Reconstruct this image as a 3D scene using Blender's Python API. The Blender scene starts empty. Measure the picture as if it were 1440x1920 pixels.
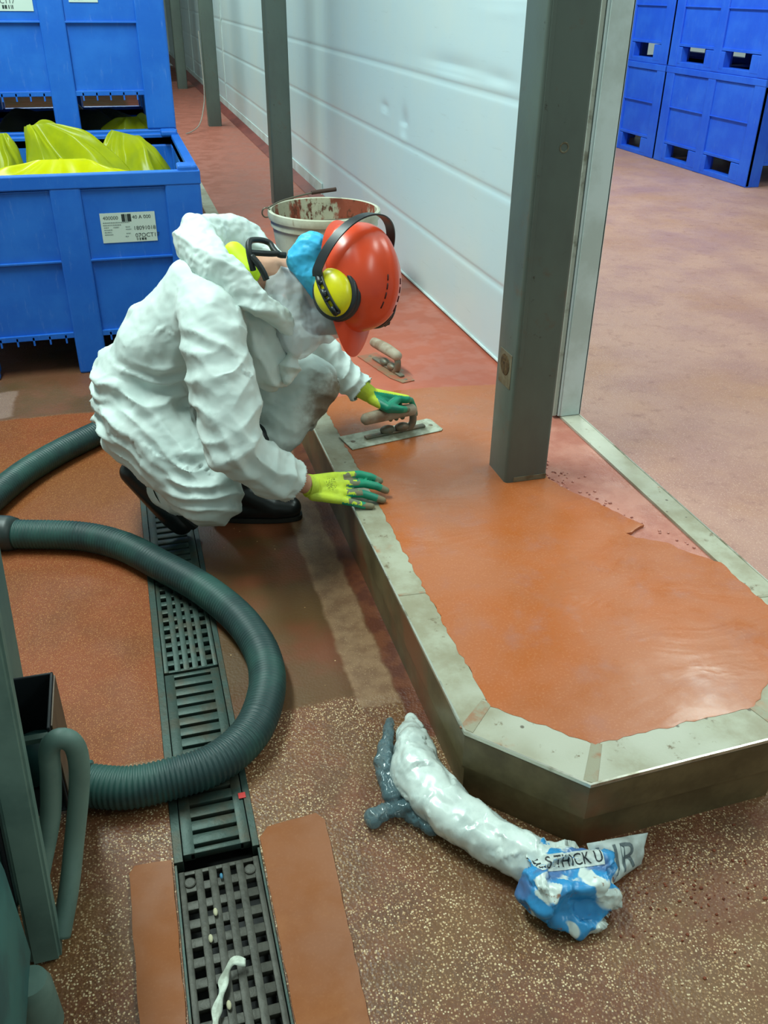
import bpy, bmesh, math, random
import numpy as np
from mathutils import Vector, Matrix, noise

SC = bpy.context.scene
COL = SC.collection
random.seed(7)
PI = math.pi

# ------------------------------------------------------------------ camera
CAM_H = 1.65
PITCH, YAW, ROLL = 0.536154, 0.283624, 0.0132391
cd = bpy.data.cameras.new('camera')
cam = bpy.data.objects.new('camera', cd)
COL.objects.link(cam)
f_ = Vector((math.sin(YAW) * math.cos(PITCH), math.cos(YAW) * math.cos(PITCH), -math.sin(PITCH)))
r0 = Vector((math.cos(YAW), -math.sin(YAW), 0))
u0 = r0.cross(f_)
r_ = math.cos(ROLL) * r0 + math.sin(ROLL) * u0
u_ = -math.sin(ROLL) * r0 + math.cos(ROLL) * u0
cam.matrix_world = Matrix(((r_.x, u_.x, -f_.x, 0), (r_.y, u_.y, -f_.y, 0), (r_.z, u_.z, -f_.z, CAM_H), (0, 0, 0, 1)))
cd.sensor_fit = 'VERTICAL'
cd.sensor_height = 36.0
cd.sensor_width = 27.0
cd.lens = 1654.5 / 1920 * 36.0
cd.clip_start = 0.02
cd.clip_end = 100
SC.camera = cam

# ------------------------------------------------------------------ light
vs = SC.view_settings
vs.view_transform = 'Standard'
vs.look = 'None'
vs.exposure = 0.42
vs.gamma = 1.0
vs.use_curve_mapping = False

w = bpy.data.worlds.new('world')
SC.world = w
w.use_nodes = True
w.node_tree.nodes['Background'].inputs[0].default_value = (0.76, 1.0, 0.97, 1)
w.node_tree.nodes['Background'].inputs[1].default_value = 0.27

def area(name, loc, sx, sy, power, col=(0.80, 1.0, 0.94), rot=(0, 0, 0)):
    l = bpy.data.lights.new(name, 'AREA')
    l.shape = 'RECTANGLE'
    l.size, l.size_y = sx, sy
    l.energy = power
    l.color = col
    o = bpy.data.objects.new(name, l)
    o.location = loc
    o.rotation_euler = rot
    COL.objects.link(o)
    return o

area('ceiling_light_aisle', (-0.9, 3.6, 4.2), 0.5, 3.0, 185)
area('ceiling_light_front', (0.15, 1.0, 4.3), 0.5, 2.4, 8)
area('ceiling_light_entry', (3.4, -0.4, 4.3), 0.5, 2.4, 55)
area('ceiling_light_far', (-0.5, 11.0, 4.3), 0.5, 6.0, 210)
area('ceiling_light_right', (4.2, 3.2, 4.3), 0.6, 3.2, 115)
area('ceiling_light_right_far', (3.6, 8.6, 4.3), 0.6, 4.0, 190)

# ------------------------------------------------------------------ node material helpers
def lin(c):
    return tuple(((v / 255) / 12.92 if v / 255 <= 0.04045 else ((v / 255 + 0.055) / 1.055) ** 2.4) for v in c)

def rgba(c):
    return (*lin(c), 1.0)

class NT:
    def __init__(s, name):
        s.m = bpy.data.materials.new(name)
        s.m.use_nodes = True
        s.t = s.m.node_tree
        s.b = s.t.nodes['Principled BSDF']
        s.out = s.t.nodes['Material Output']
        s.co = None
    def n(s, ty, **kw):
        x = s.t.nodes.new(ty)
        for k, v in kw.items():
            setattr(x, k, v)
        return x
    def l(s, a, b):
        s.t.links.new(a, b)
    def val(s, sock, v):
        if isinstance(v, (int, float)):
            sock.default_value = v
        elif isinstance(v, tuple):
            sock.default_value = v
        else:
            s.l(v, sock)
    def coord(s):
        if s.co is None:
            s.co = s.n('ShaderNodeTexCoord').outputs['Object']
        return s.co
    def mapping(s, scale=(1, 1, 1), loc=(0, 0, 0)):
        m = s.n('ShaderNodeMapping')
        m.inputs['Scale'].default_value = scale
        m.inputs['Location'].default_value = loc
        s.l(s.coord(), m.inputs['Vector'])
        return m.outputs[0]
    def noise(s, scale, detail=3, rough=0.55, vec=None, dist=0.0):
        x = s.n('ShaderNodeTexNoise')
        x.inputs['Scale'].default_value = scale
        x.inputs['Detail'].default_value = detail
        x.inputs['Roughness'].default_value = rough
        x.inputs['Distortion'].default_value = dist
        s.l(vec if vec is not None else s.coord(), x.inputs['Vector'])
        return x.outputs[0]
    def vor(s, scale, vec=None, feature='F1', rnd=1.0):
        x = s.n('ShaderNodeTexVoronoi')
        x.feature = feature
        x.inputs['Scale'].default_value = scale
        x.inputs['Randomness'].default_value = rnd
        s.l(vec if vec is not None else s.coord(), x.inputs['Vector'])
        return x
    def ramp(s, v, a, b, smooth=True, lo=0.0, hi=1.0):
        x = s.n('ShaderNodeMapRange')
        x.interpolation_type = 'SMOOTHSTEP' if smooth else 'LINEAR'
        x.inputs['From Min'].default_value = a
        x.inputs['From Max'].default_value = b
        x.inputs['To Min'].default_value = lo
        x.inputs['To Max'].default_value = hi
        s.val(x.inputs['Value'], v)
        return x.outputs[0]
    def math(s, op, a, b=0.0, c=None):
        x = s.n('ShaderNodeMath', operation=op)
        s.val(x.inputs[0], a)
        s.val(x.inputs[1], b)
        if c is not None:
            s.val(x.inputs[2], c)
        return x.outputs[0]
    def mix(s, f, a, b):
        x = s.n('ShaderNodeMix', data_type='RGBA')
        s.val(x.inputs[0], f)
        s.val(x.inputs[6], a)
        s.val(x.inputs[7], b)
        return x.outputs[2]
    def bump(s, h, strength=0.3, dist=0.01, normal=None):
        x = s.n('ShaderNodeBump')
        x.inputs['Strength'].default_value = strength
        x.inputs['Distance'].default_value = dist
        s.l(h, x.inputs['Height'])
        if normal is not None:
            s.l(normal, x.inputs['Normal'])
        s.l(x.outputs[0], s.b.inputs['Normal'])
        return x.outputs[0]
    def color(s, c):
        s.val(s.b.inputs['Base Color'], c)
    def set(s, rough=0.5, metal=0.0, spec=0.5, coat=0.0, alpha=1.0):
        s.val(s.b.inputs['Roughness'], rough)
        s.b.inputs['Metallic'].default_value = metal
        s.b.inputs['Specular IOR Level'].default_value = spec
        s.b.inputs['Coat Weight'].default_value = coat
        s.val(s.b.inputs['Alpha'], alpha)

def simple(name, c, rough=0.5, metal=0.0, spec=0.5, c2=None, scale=8.0, lohi=(0.4, 0.65), bump=None, coat=0.0, stretch=None, alpha=1.0):
    t = NT(name)
    vec = t.mapping(stretch) if stretch else None
    if c2 is not None:
        t.color(t.mix(t.ramp(t.noise(scale, 5, 0.6, vec), *lohi), rgba(c), rgba(c2)))
    else:
        t.color(rgba(c))
    t.set(rough, metal, spec, coat, alpha)
    if bump:
        t.bump(t.noise(bump[0], 4, 0.6, vec), bump[1], bump[2])
    return t.m

# ------------------------------------------------------------------ object helpers
WM = {}

def prep(name, parent=None):
    pass

def link(name, V, F, mat, parent=None, smooth=False, local=False, mi=None, autosmooth=None):
    """One mesh object. V in world coordinates, or in the parent's own when local."""
    V = np.asarray(V, float)
    if parent is not None and not local:
        M = np.array(WM[parent.name].inverted())
        V = V @ M[:3, :3].T + M[:3, 3]
    me = bpy.data.meshes.new(name)
    me.from_pydata(V.tolist(), [], [list(map(int, f)) for f in F])
    me.validate(verbose=False)
    for m in (mat if isinstance(mat, (list, tuple)) else [mat]):
        me.materials.append(m)
    if smooth:
        me.shade_smooth()
    if mi is not None:
        me.polygons.foreach_set('material_index', list(map(int, mi)))
    o = bpy.data.objects.new(name, me)
    COL.objects.link(o)
    if autosmooth:
        me.shade_smooth()
        me.set_sharp_from_angle(angle=math.radians(autosmooth))
    if parent is not None:
        o.parent = parent
        WM[o.name] = WM[parent.name].copy()
    else:
        WM[o.name] = Matrix.Identity(4)
    return o

def tag(o, label=None, cat=None, group=None, kind=None):
    if label: o['label'] = label
    if cat: o['category'] = cat
    if group: o['group'] = group
    if kind: o['kind'] = kind
    return o

def root(name, label, cat, loc=(0, 0, 0), rotz=0.0, group=None):
    o = bpy.data.objects.new(name, None)
    o.empty_display_size = 0.1
    COL.objects.link(o)
    o.location = loc
    o.rotation_euler = (0, 0, rotz)
    WM[o.name] = Matrix.Translation(loc) @ Matrix.Rotation(rotz, 4, 'Z')
    return tag(o, label, cat, group)

def copy_thing(o, loc, label=None, group=None):
    c = o.copy()
    COL.objects.link(c)
    c.location = loc
    WM[c.name] = Matrix.Translation(loc) @ Matrix.Rotation(o.rotation_euler.z, 4, 'Z')
    if label: c['label'] = label
    if group: c['group'] = group
    for ch in list(o.children):
        d = ch.copy(); COL.objects.link(d); d.parent = c; WM[d.name] = WM[c.name]
        for g in list(ch.children):
            e = g.copy(); COL.objects.link(e); e.parent = d; WM[e.name] = WM[c.name]
    return c

class MB:
    """Collects shapes into one bmesh."""
    def __init__(s):
        s.bm = bmesh.new()
    def add(s, V, F, mi=0):
        vs_ = [s.bm.verts.new(v) for v in V]
        out = []
        for f in F:
            try:
                fc = s.bm.faces.new([vs_[i] for i in f]); fc.material_index = mi; out.append(fc)
            except ValueError:
                pass
        return vs_, out
    def box(s, x0, x1, y0, y1, z0, z1, mi=0, bev=0.0, M=None):
        V = [(x, y, z) for z in (z0, z1) for y in (y0, y1) for x in (x0, x1)]
        F = [(0, 2, 3, 1), (4, 5, 7, 6), (0, 1, 5, 4), (2, 6, 7, 3), (0, 4, 6, 2), (1, 3, 7, 5)]
        if M is not None:
            V = [M @ Vector(v) for v in V]
        vs_, fs = s.add(V, F, mi)
        if bev > 0:
            es = list({e for f in fs for e in f.edges})
            r = bmesh.ops.bevel(s.bm, geom=es, offset=bev, segments=2, affect='EDGES', profile=0.5)
            for f in r['faces']: f.material_index = mi
    def prism(s, poly, z0, z1, mi=0, bev=0.0):
        n = len(poly)
        V = [(x, y, z0) for x, y in poly] + [(x, y, z1) for x, y in poly]
        F = [tuple(range(n))[::-1], tuple(range(n, 2 * n))] + [(i, (i + 1) % n, n + (i + 1) % n, n + i) for i in range(n)]
        vs_, fs = s.add(V, F, mi)
        if bev > 0:
            bmesh.ops.bevel(s.bm, geom=list({e for f in fs for e in f.edges}), offset=bev, segments=2, affect='EDGES')
    def tube(s, path, r, n=10, closed=False, caps=True, mi=0, flat=1.0, up=None):
        V, F = tube_vf(path, r, n, closed, caps, flat, up)
        s.add(V, F, mi)
    def lathe(s, prof, n=32, M=None, mi=0, cap0=False, cap1=False):
        V, F = [], []
        for (r, z) in prof:
            for k in range(n):
                a = 2 * PI * k / n
                V.append(Vector((r * math.cos(a), r * math.sin(a), z)))
        for i in range(len(prof) - 1):
            for k in range(n):
                F.append((i * n + k, i * n + (k + 1) % n, (i + 1) * n + (k + 1) % n, (i + 1) * n + k))
        if cap0: F.append(tuple(range(n))[::-1])
        if cap1: F.append(tuple((len(prof) - 1) * n + k for k in range(n)))
        if M is not None: V = [M @ v for v in V]
        s.add(V, F, mi)
    def ell(s, c, r, M=None, nu=24, nv=14, mi=0):
        V, F = [], []
        for j in range(1, nv):
            t = PI * j / nv
            for i in range(nu):
                a = 2 * PI * i / nu
                V.append(Vector((r[0] * math.sin(t) * math.cos(a), r[1] * math.sin(t) * math.sin(a), r[2] * math.cos(t))))
        for j in range(nv - 2):
            for i in range(nu):
                F.append((j * nu + i, (j + 1) * nu + i, (j + 1) * nu + (i + 1) % nu, j * nu + (i + 1) % nu))
        V += [Vector((0, 0, r[2])), Vector((0, 0, -r[2]))]
        a, b = len(V) - 2, len(V) - 1
        for i in range(nu):
            F.append((a, i, (i + 1) % nu))
            F.append((b, (nv - 2) * nu + (i + 1) % nu, (nv - 2) * nu + i))
        M3 = M if M is not None else Matrix.Identity(3)
        V = [Vector(c) + M3 @ v for v in V]
        s.add(V, F, mi)
    def build(s, name, mat, parent=None, local=False, smooth=False, autosmooth=None):
        bmesh.ops.recalc_face_normals(s.bm, faces=s.bm.faces)
        s.bm.verts.index_update()
        V = [v.co[:] for v in s.bm.verts]
        F = [[v.index for v in f.verts] for f in s.bm.faces]
        mi = [f.material_index for f in s.bm.faces]
        s.bm.free()
        return link(name, V, F, mat, parent, smooth, local, mi, autosmooth)

def catmull(P, step, closed=False):
    P = [np.array(p, float) for p in P]
    n = len(P)
    out = []
    rng = range(n if closed else n - 1)
    for i in rng:
        if closed:
            a, b, c, d = P[(i - 1) % n], P[i], P[(i + 1) % n], P[(i + 2) % n]
        else:
            a = P[i - 1] if i > 0 else 2 * P[0] - P[1]
            b, c = P[i], P[i + 1]
            d = P[i + 2] if i + 2 < n else 2 * P[-1] - P[-2]
        m = max(2, int(np.linalg.norm(c - b) / step))
        for k in range(m):
            t = k / m
            out.append(0.5 * (2 * b + (c - a) * t + (2 * a - 5 * b + 4 * c - d) * t * t + (3 * b - a - 3 * c + d) * t ** 3))
    if not closed:
        out.append(P[-1])
    return np.array(out)

def tube_vf(path, r, n=10, closed=False, caps=True, flat=1.0, up=None):
    P = np.asarray(path, float)
    m = len(P)
    T = np.gradient(P, axis=0) if not closed else np.roll(P, -1, 0) - np.roll(P, 1, 0)
    T /= np.linalg.norm(T, axis=1)[:, None] + 1e-12
    nrm = np.array(up if up is not None else (0.0, 0.0, 1.0))
    if abs(T[0] @ nrm) > 0.95: nrm = np.array((1.0, 0.0, 0.0))
    rr = np.full(m, r) if np.isscalar(r) else np.asarray(r)
    V = []
    for i in range(m):
        if up is not None: nrm = np.array(up, float)
        nrm = nrm - (nrm @ T[i]) * T[i]
        nrm /= np.linalg.norm(nrm)
        bn = np.cross(T[i], nrm)
        for k in range(n):
            a = 2 * PI * k / n
            V.append(P[i] + rr[i] * (math.cos(a) * flat * nrm + math.sin(a) * bn))
    F = []
    for i in range(m if closed else m - 1):
        j = (i + 1) % m
        for k in range(n):
            F.append((i * n + k, j * n + k, j * n + (k + 1) % n, i * n + (k + 1) % n))
    if caps and not closed:
        F.append(tuple(range(n))); F.append(tuple((m - 1) * n + k for k in range(n))[::-1])
    return V, F

def text_vf(body, size):
    """Flat lettering as a mesh in its own x/y plane, centred left-bottom at 0,0."""
    c = bpy.data.curves.new('lettering', 'FONT')
    c.body = body
    c.size = size
    c.resolution_u = 3
    o = bpy.data.objects.new('lettering', c)
    COL.objects.link(o)
    dg = bpy.context.evaluated_depsgraph_get()
    me = bpy.data.meshes.new_from_object(o.evaluated_get(dg))
    V = [v.co[:] for v in me.vertices]
    F = [list(p.vertices) for p in me.polygons]
    bpy.data.objects.remove(o)
    bpy.data.curves.remove(c)
    bpy.data.meshes.remove(me)
    return V, F

def hull_cone(A, ra, B, rb, n=90):
    """Convex hull of two spheres: one tapered limb segment."""
    k = np.arange(n) + 0.5
    ph = np.arccos(1 - 2 * k / n); th = PI * (1 + 5 ** 0.5) * k
    S = np.stack([np.cos(th) * np.sin(ph), np.sin(th) * np.sin(ph), np.cos(ph)], 1)
    P = np.concatenate([np.array(A) + ra * S, np.array(B) + rb * S])
    return hull(P)

def hull(P):
    bm = bmesh.new()
    for p in P: bm.verts.new(p)
    r = bmesh.ops.convex_hull(bm, input=bm.verts)
    dead = [e for e in r['geom_interior'] + r['geom_unused'] if isinstance(e, bmesh.types.BMVert)]
    bmesh.ops.delete(bm, geom=list(set(dead)), context='VERTS')
    bm.verts.index_update()
    V = [v.co[:] for v in bm.verts]
    F = [[v.index for v in f.verts] for f in bm.faces]
    bm.free()
    return V, F

def ell_vf(c, r, M=None):
    n = 200
    k = np.arange(n) + 0.5
    ph = np.arccos(1 - 2 * k / n); th = PI * (1 + 5 ** 0.5) * k
    S = np.stack([np.cos(th) * np.sin(ph) * r[0], np.sin(th) * np.sin(ph) * r[1], np.cos(ph) * r[2]], 1)
    if M is not None: S = S @ np.asarray(M).T
    return hull(S + np.array(c))

def fuse(shapes, voxel, smooth=4):
    """One continuous surface grown over overlapping shapes. Returns numpy V, quads F."""
    V, F, o = [], [], 0
    for v, f in shapes:
        V += [tuple(p) for p in v]; F += [[i + o for i in q] for q in f]; o += len(v)
    me = bpy.data.meshes.new('tmp'); me.from_pydata(V, [], F)
    ob = bpy.data.objects.new('tmp', me); COL.objects.link(ob)
    md = ob.modifiers.new('r', 'REMESH'); md.mode = 'VOXEL'; md.voxel_size = voxel
    if smooth:
        ms = ob.modifiers.new('s', 'SMOOTH'); ms.iterations = smooth; ms.factor = 0.5
    dg = bpy.context.evaluated_depsgraph_get()
    m2 = bpy.data.meshes.new_from_object(ob.evaluated_get(dg))
    out = np.empty(len(m2.vertices) * 3); m2.vertices.foreach_get('co', out)
    out = out.reshape(-1, 3)
    Q = [list(p.vertices) for p in m2.polygons]
    bpy.data.objects.remove(ob); bpy.data.meshes.remove(me); bpy.data.meshes.remove(m2)
    return out, Q

def vnormals(V, F):
    V = np.asarray(V); N = np.zeros_like(V)
    Q = np.array([f for f in F if len(f) == 4]); T = np.array([f for f in F if len(f) == 3])
    if len(Q):
        n = np.cross(V[Q[:, 2]] - V[Q[:, 0]], V[Q[:, 3]] - V[Q[:, 1]])
        for k in range(4): np.add.at(N, Q[:, k], n)
    if len(T):
        n = np.cross(V[T[:, 1]] - V[T[:, 0]], V[T[:, 2]] - V[T[:, 0]])
        for k in range(3): np.add.at(N, T[:, k], n)
    return N / (np.linalg.norm(N, axis=1)[:, None] + 1e-12)

def edges_of(F, diag=True):
    E = set()
    for f in F:
        n = len(f)
        for i in range(n):
            a, b = f[i], f[(i + 1) % n]
            E.add((min(a, b), max(a, b)))
        if diag and n == 4:
            E.add((min(f[0], f[2]), max(f[0], f[2]))); E.add((min(f[1], f[3]), max(f[1], f[3])))
    return np.array(sorted(E))

def crumple(V, F, grow, iters, lo, hi, bend=0.25, seed=1, amp=0.004, fixed=None):
    """Slack cloth: every edge is given more length than it has room for and the sheet
    buckles into folds inside a thin shell around its starting surface.
    grow(mid, dirs) gives each edge's stretch; lo/hi limit the travel along the normal."""
    V0 = np.asarray(V, float); N0 = vnormals(V0, F)
    E = edges_of(F); i, j = E[:, 0], E[:, 1]
    ES = edges_of(F, False); a, b = ES[:, 0], ES[:, 1]
    d0 = V0[j] - V0[i]; L0 = np.linalg.norm(d0, axis=1) + 1e-9
    rest = L0 * grow((V0[i] + V0[j]) / 2, d0 / L0[:, None])
    n = len(V0)
    deg = np.bincount(i, minlength=n) + np.bincount(j, minlength=n)
    dS = (np.bincount(a, minlength=n) + np.bincount(b, minlength=n))[:, None]
    off = np.random.RandomState(seed)
    # smooth random start
    h = off.randn(n)
    for _ in range(6):
        h = (np.bincount(a, h[b], n) + np.bincount(b, h[a], n)) / dS[:, 0]
    h *= amp / (h.std() + 1e-9)
    X = V0 + N0 * h[:, None]
    lo_ = lo if np.isscalar(lo) else lo(V0); hi_ = hi if np.isscalar(hi) else hi(V0)
    for it in range(iters):
        d = X[j] - X[i]; L = np.linalg.norm(d, axis=1) + 1e-9
        c = d * ((L - rest) / L * 0.5)[:, None]
        D = np.empty_like(X)
        for k in range(3):
            D[:, k] = np.bincount(i, c[:, k], n) - np.bincount(j, c[:, k], n)
        X = X + 1.6 * D / deg[:, None]
        if bend > 0:
            A = np.empty_like(X)
            for k in range(3):
                A[:, k] = np.bincount(a, X[b, k], n) + np.bincount(b, X[a, k], n)
            lap = A / dS - X
            X = X + bend * lap * (1.0 if it % 2 else 0.6)
        D = X - V0
        dn = (D * N0).sum(1)
        tang = D - dn[:, None] * N0
        X = V0 + 0.985 * tang + N0 * np.clip(dn, lo_, hi_)[:, None]
        if fixed is not None: X[fixed] = V0[fixed]
    return X

def subdivide(V, F, levels=1):
    me = bpy.data.meshes.new('tmp'); me.from_pydata(np.asarray(V).tolist(), [], F)
    ob = bpy.data.objects.new('tmp', me); COL.objects.link(ob)
    md = ob.modifiers.new('s', 'SUBSURF'); md.levels = levels; md.render_levels = levels
    dg = bpy.context.evaluated_depsgraph_get()
    m2 = bpy.data.meshes.new_from_object(ob.evaluated_get(dg))
    out = np.empty(len(m2.vertices) * 3); m2.vertices.foreach_get('co', out)
    Q = [list(p.vertices) for p in m2.polygons]
    bpy.data.objects.remove(ob); bpy.data.meshes.remove(me); bpy.data.meshes.remove(m2)
    return out.reshape(-1, 3), Q

def facets(P, cell, slope, curve, seed):
    """Crumpled-sheet relief: shallow facets that meet in sharp creases (height per point)."""
    from mathutils.kdtree import KDTree
    rs = np.random.RandomState(seed)
    lo, hi = P.min(0) - 2 * cell, P.max(0) + 2 * cell
    g = np.stack(np.meshgrid(*[np.arange(lo[k], hi[k], cell) for k in range(3)], indexing='ij'), -1).reshape(-1, 3)
    S = g + rs.uniform(-0.5, 0.5, g.shape) * cell
    G = rs.randn(*S.shape) * slope * 0.35; B = rs.randn(len(S)) * slope * cell * 0.18
    kd = KDTree(len(S))
    for i, p in enumerate(S): kd.insert(p, i)
    kd.balance()
    out = np.empty(len(P))
    for k, p in enumerate(P):
        m = 1e9
        for c, i, dist in kd.find_n(p, 7):
            d = p - S[i]
            m = min(m, B[i] + G[i] @ d + curve * 1.2 * dist * dist)
        out[k] = m
    return np.clip(out - np.median(out), -0.6 * cell * slope, 0.6 * cell * slope)

def sharp_noise(P, s, o):
    return np.array([1 - 2 * abs(nz(p, s, o)) for p in P]) - 0.5

def nz(p, s=1.0, o=0.0):
    return noise.noise(Vector((p[0] * s + o, p[1] * s + o * 1.7, p[2] * s - o)))

# ================================================================== SETTING
KH = 0.205          # height of the kerbed plinth

def floor_material():
    t = NT('floor_resin')
    co = t.coord()
    # wobble the zone borders a little
    nv = t.n('ShaderNodeTexNoise'); nv.inputs['Scale'].default_value = 9.0; nv.inputs['Detail'].default_value = 4
    t.l(co, nv.inputs['Vector'])
    sub = t.n('ShaderNodeVectorMath', operation='SUBTRACT'); t.l(nv.outputs['Color'], sub.inputs[0]); sub.inputs[1].default_value = (0.5, 0.5, 0.5)
    scl = t.n('ShaderNodeVectorMath', operation='SCALE'); t.l(sub.outputs[0], scl.inputs[0]); scl.inputs['Scale'].default_value = 0.045
    ad = t.n('ShaderNodeVectorMath', operation='ADD'); t.l(co, ad.inputs[0]); t.l(scl.outputs[0], ad.inputs[1])
    sp = t.n('ShaderNodeSeparateXYZ'); t.l(ad.outputs[0], sp.inputs[0])
    X, Y = sp.outputs[0], sp.outputs[1]
    def zone(x0, x1, y0, y1, s=0.012):
        m = t.math('MULTIPLY', t.ramp(X, x0 - s, x0 + s), t.ramp(X, x1 - s, x1 + s, lo=1, hi=0))
        return t.math('MULTIPLY', m, t.math('MULTIPLY', t.ramp(Y, y0 - s, y0 + s), t.ramp(Y, y1 - s, y1 + s, lo=1, hi=0)))
    big = t.noise(2.2, 4, 0.6); mid = t.noise(9, 4, 0.6)
    # rough brown aggregate in front
    col = t.mix(t.ramp(mid, 0.38, 0.66), rgba((98, 62, 38)), rgba((114, 66, 42)))
    col = t.mix(t.ramp(big, 0.42, 0.60), col, rgba((112, 76, 44)))
    def specks(scale, keep, size, on, base, c1, c2):
        v = t.vor(scale)
        sh = t.ramp(v.outputs['Distance'], size, size * 0.55)
        pick = t.n('ShaderNodeSeparateColor'); t.l(v.outputs['Color'], pick.inputs[0])
        k = t.math('GREATER_THAN', pick.outputs[0], keep)
        cc = t.mix(pick.outputs[1], rgba(c1), rgba(c2))
        return t.mix(t.math('MULTIPLY', t.math('MULTIPLY', sh, k), on), base, cc)
    cl = t.ramp(t.noise(5, 3, 0.6), 0.36, 0.6)
    rough_on = t.math('MULTIPLY_ADD', cl, 0.6, 0.4)
    col = specks(260, 0.45, 0.46, rough_on, col, (176, 134, 92), (124, 84, 52))
    col = specks(120, 0.40, 0.34, rough_on, col, (214, 184, 142), (160, 120, 82))
    col = specks(175, 0.38, 0.40, rough_on, col, (232, 210, 172), (186, 150, 110))
    # pink-orange slab left of the drain
    A = t.mix(t.ramp(big, 0.4, 0.65), rgba((132, 66, 34)), rgba((116, 62, 31)))
    A = t.mix(t.ramp(t.noise(1.1, 3, 0.5, t.mapping(loc=(3, 1, 0))), 0.45, 0.7), A, rgba((122, 70, 36)))
    A = specks(300, 0.45, 0.46, 0.8, A, (112, 60, 36), (132, 74, 44))
    A = specks(210, 0.5, 0.40, 0.8, A, (182, 126, 76), (142, 86, 48))
    A = specks(330, 0.5, 0.42, 0.75, A, (190, 136, 86), (150, 90, 52))
    mA = zone(-9, -0.04, 1.655, 3.845)
    col = t.mix(mA, col, A)
    # wet brown strip behind it and under the pallet boxes
    B = t.mix(t.ramp(big, 0.4, 0.6), rgba((92, 66, 40)), rgba((110, 68, 46)))
    col = t.mix(zone(-9, 0.6, 3.845, 30), col, B)
    Bp = specks(260, 0.5, 0.4, 0.7, rgba((128, 100, 86)), (190, 160, 140), (150, 116, 98))
    col = t.mix(zone(-9, -0.585, 3.87, 4.17), col, Bp)
    # smooth brown strip between drain and plinth
    C = t.mix(t.ramp(big, 0.42, 0.6), rgba((94, 62, 34)), rgba((110, 60, 36)))
    C = t.mix(t.ramp(t.noise(4, 3, 0.5), 0.42, 0.62), C, rgba((94, 66, 38)))
    C = specks(60, 0.93, 0.14, 1.0, C, (220, 180, 130), (200, 160, 110))
    mC = zone(0.05, 0.6, 1.745, 3.845)
    col = t.mix(mC, col, C)
    # pale strip and dark line along the plinth
    D = t.mix(t.ramp(t.noise(20, 4, 0.6), 0.35, 0.65), rgba((146, 112, 84)), rgba((126, 92, 68)))
    D = specks(260, 0.6, 0.42, 0.7, D, (196, 164, 126), (120, 84, 60))
    mD = zone(0.435, 0.548, 1.70, 3.9, 0.008)
    col = t.mix(mD, col, D)
    Ed = t.mix(t.ramp(t.noise(14, 4, 0.6), 0.4, 0.6), rgba((92, 48, 34)), rgba((112, 62, 40)))
    col = t.mix(zone(0.548, 0.62, 1.55, 9, 0.01), col, Ed)
    # dark red dirt in front of the plinth's end
    mud = t.math('MULTIPLY', zone(0.55, 1.9, 0.75, 1.2, 0.12), t.ramp(t.noise(7, 5, 0.65), 0.48, 0.62))
    col = t.mix(t.math("MULTIPLY", mud, 0.6), col, rgba((108, 56, 32)))
    # right-hand hall
    R = t.mix(t.ramp(t.noise(1.6, 4, 0.6), 0.4, 0.65), rgba((184, 138, 124)), rgba((170, 124, 116)))
    R = t.mix(t.ramp(t.noise(0.7, 4, 0.6, t.mapping(loc=(5, 0, 0))), 0.45, 0.68), R, rgba((176, 126, 102)))
    R = t.mix(t.ramp(t.noise(12, 4, 0.7), 0.5, 0.8), R, rgba((152, 106, 98)))
    R = specks(170, 0.55, 0.42, 0.65, R, (222, 186, 166), (196, 150, 132))
    mR = t.ramp(X, 1.60, 1.62)
    mR = t.math('MULTIPLY', mR, t.ramp(Y, 1.2, 1.6))
    col = t.mix(mR, col, R)
    # far aisle floor
    col = t.mix(zone(0.3, 1.7, 4.0, 40, 0.05), col, rgba((150, 84, 70)))
    t.color(col)
    rg = t.ramp(t.noise(3.0, 4, 0.6), 0.35, 0.65, lo=0.42, hi=0.62)
    rg = t.math('MULTIPLY', rg, t.math('SUBTRACT', 1.0, t.math('MULTIPLY', mC, 0.2)))
    t.set(rg, 0, 0.45)
    t.l(t.math('SUBTRACT', 0.42, t.math('MULTIPLY', mA, 0.24)), t.b.inputs['Specular IOR Level'])
    amt = t.math('SUBTRACT', 1.0, t.math('MULTIPLY', t.math('MAXIMUM', mC, mA), 0.7))
    h = t.math('MULTIPLY', t.math('ADD', t.vor(130).outputs['Distance'], t.noise(60, 3, 0.6)), amt)
    t.bump(h, 0.35, 0.004)
    return t.m

M_floor = floor_material()
DX0, DX1, DY0, DY1 = -0.078, 0.110, 0.25, 3.80
mb = MB()
def quad(x0, x1, y0, y1, z=0.0):
    mb.add([(x0, y0, z), (x1, y0, z), (x1, y1, z), (x0, y1, z)], [(0, 1, 2, 3)])
quad(-5, DX0, -1.5, 24); quad(DX1, 12, -1.5, 24); quad(DX0, DX1, DY1, 24); quad(DX0, DX1, -1.5, DY0)
tag(mb.build('floor', M_floor), kind='structure')

M_cladding = simple('white_cladding', (214, 226, 226), 0.4, 0, 0.5, (200, 214, 216), 1.5)
def struct_box(name, x0, x1, y0, y1, z0, z1, m):
    b = MB(); b.box(x0, x1, y0, y1, z0, z1)
    return tag(b.build(name, m), kind='structure')
struct_box('ceiling', -5, 12, -1.5, 24, 5.2, 5.3, M_cladding)
struct_box('wall_back', -5, 12, 23.9, 24, 0, 5.2, M_cladding)
struct_box('wall_left', -5.1, -5, -1.5, 24, 0, 5.2, M_cladding)

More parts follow.
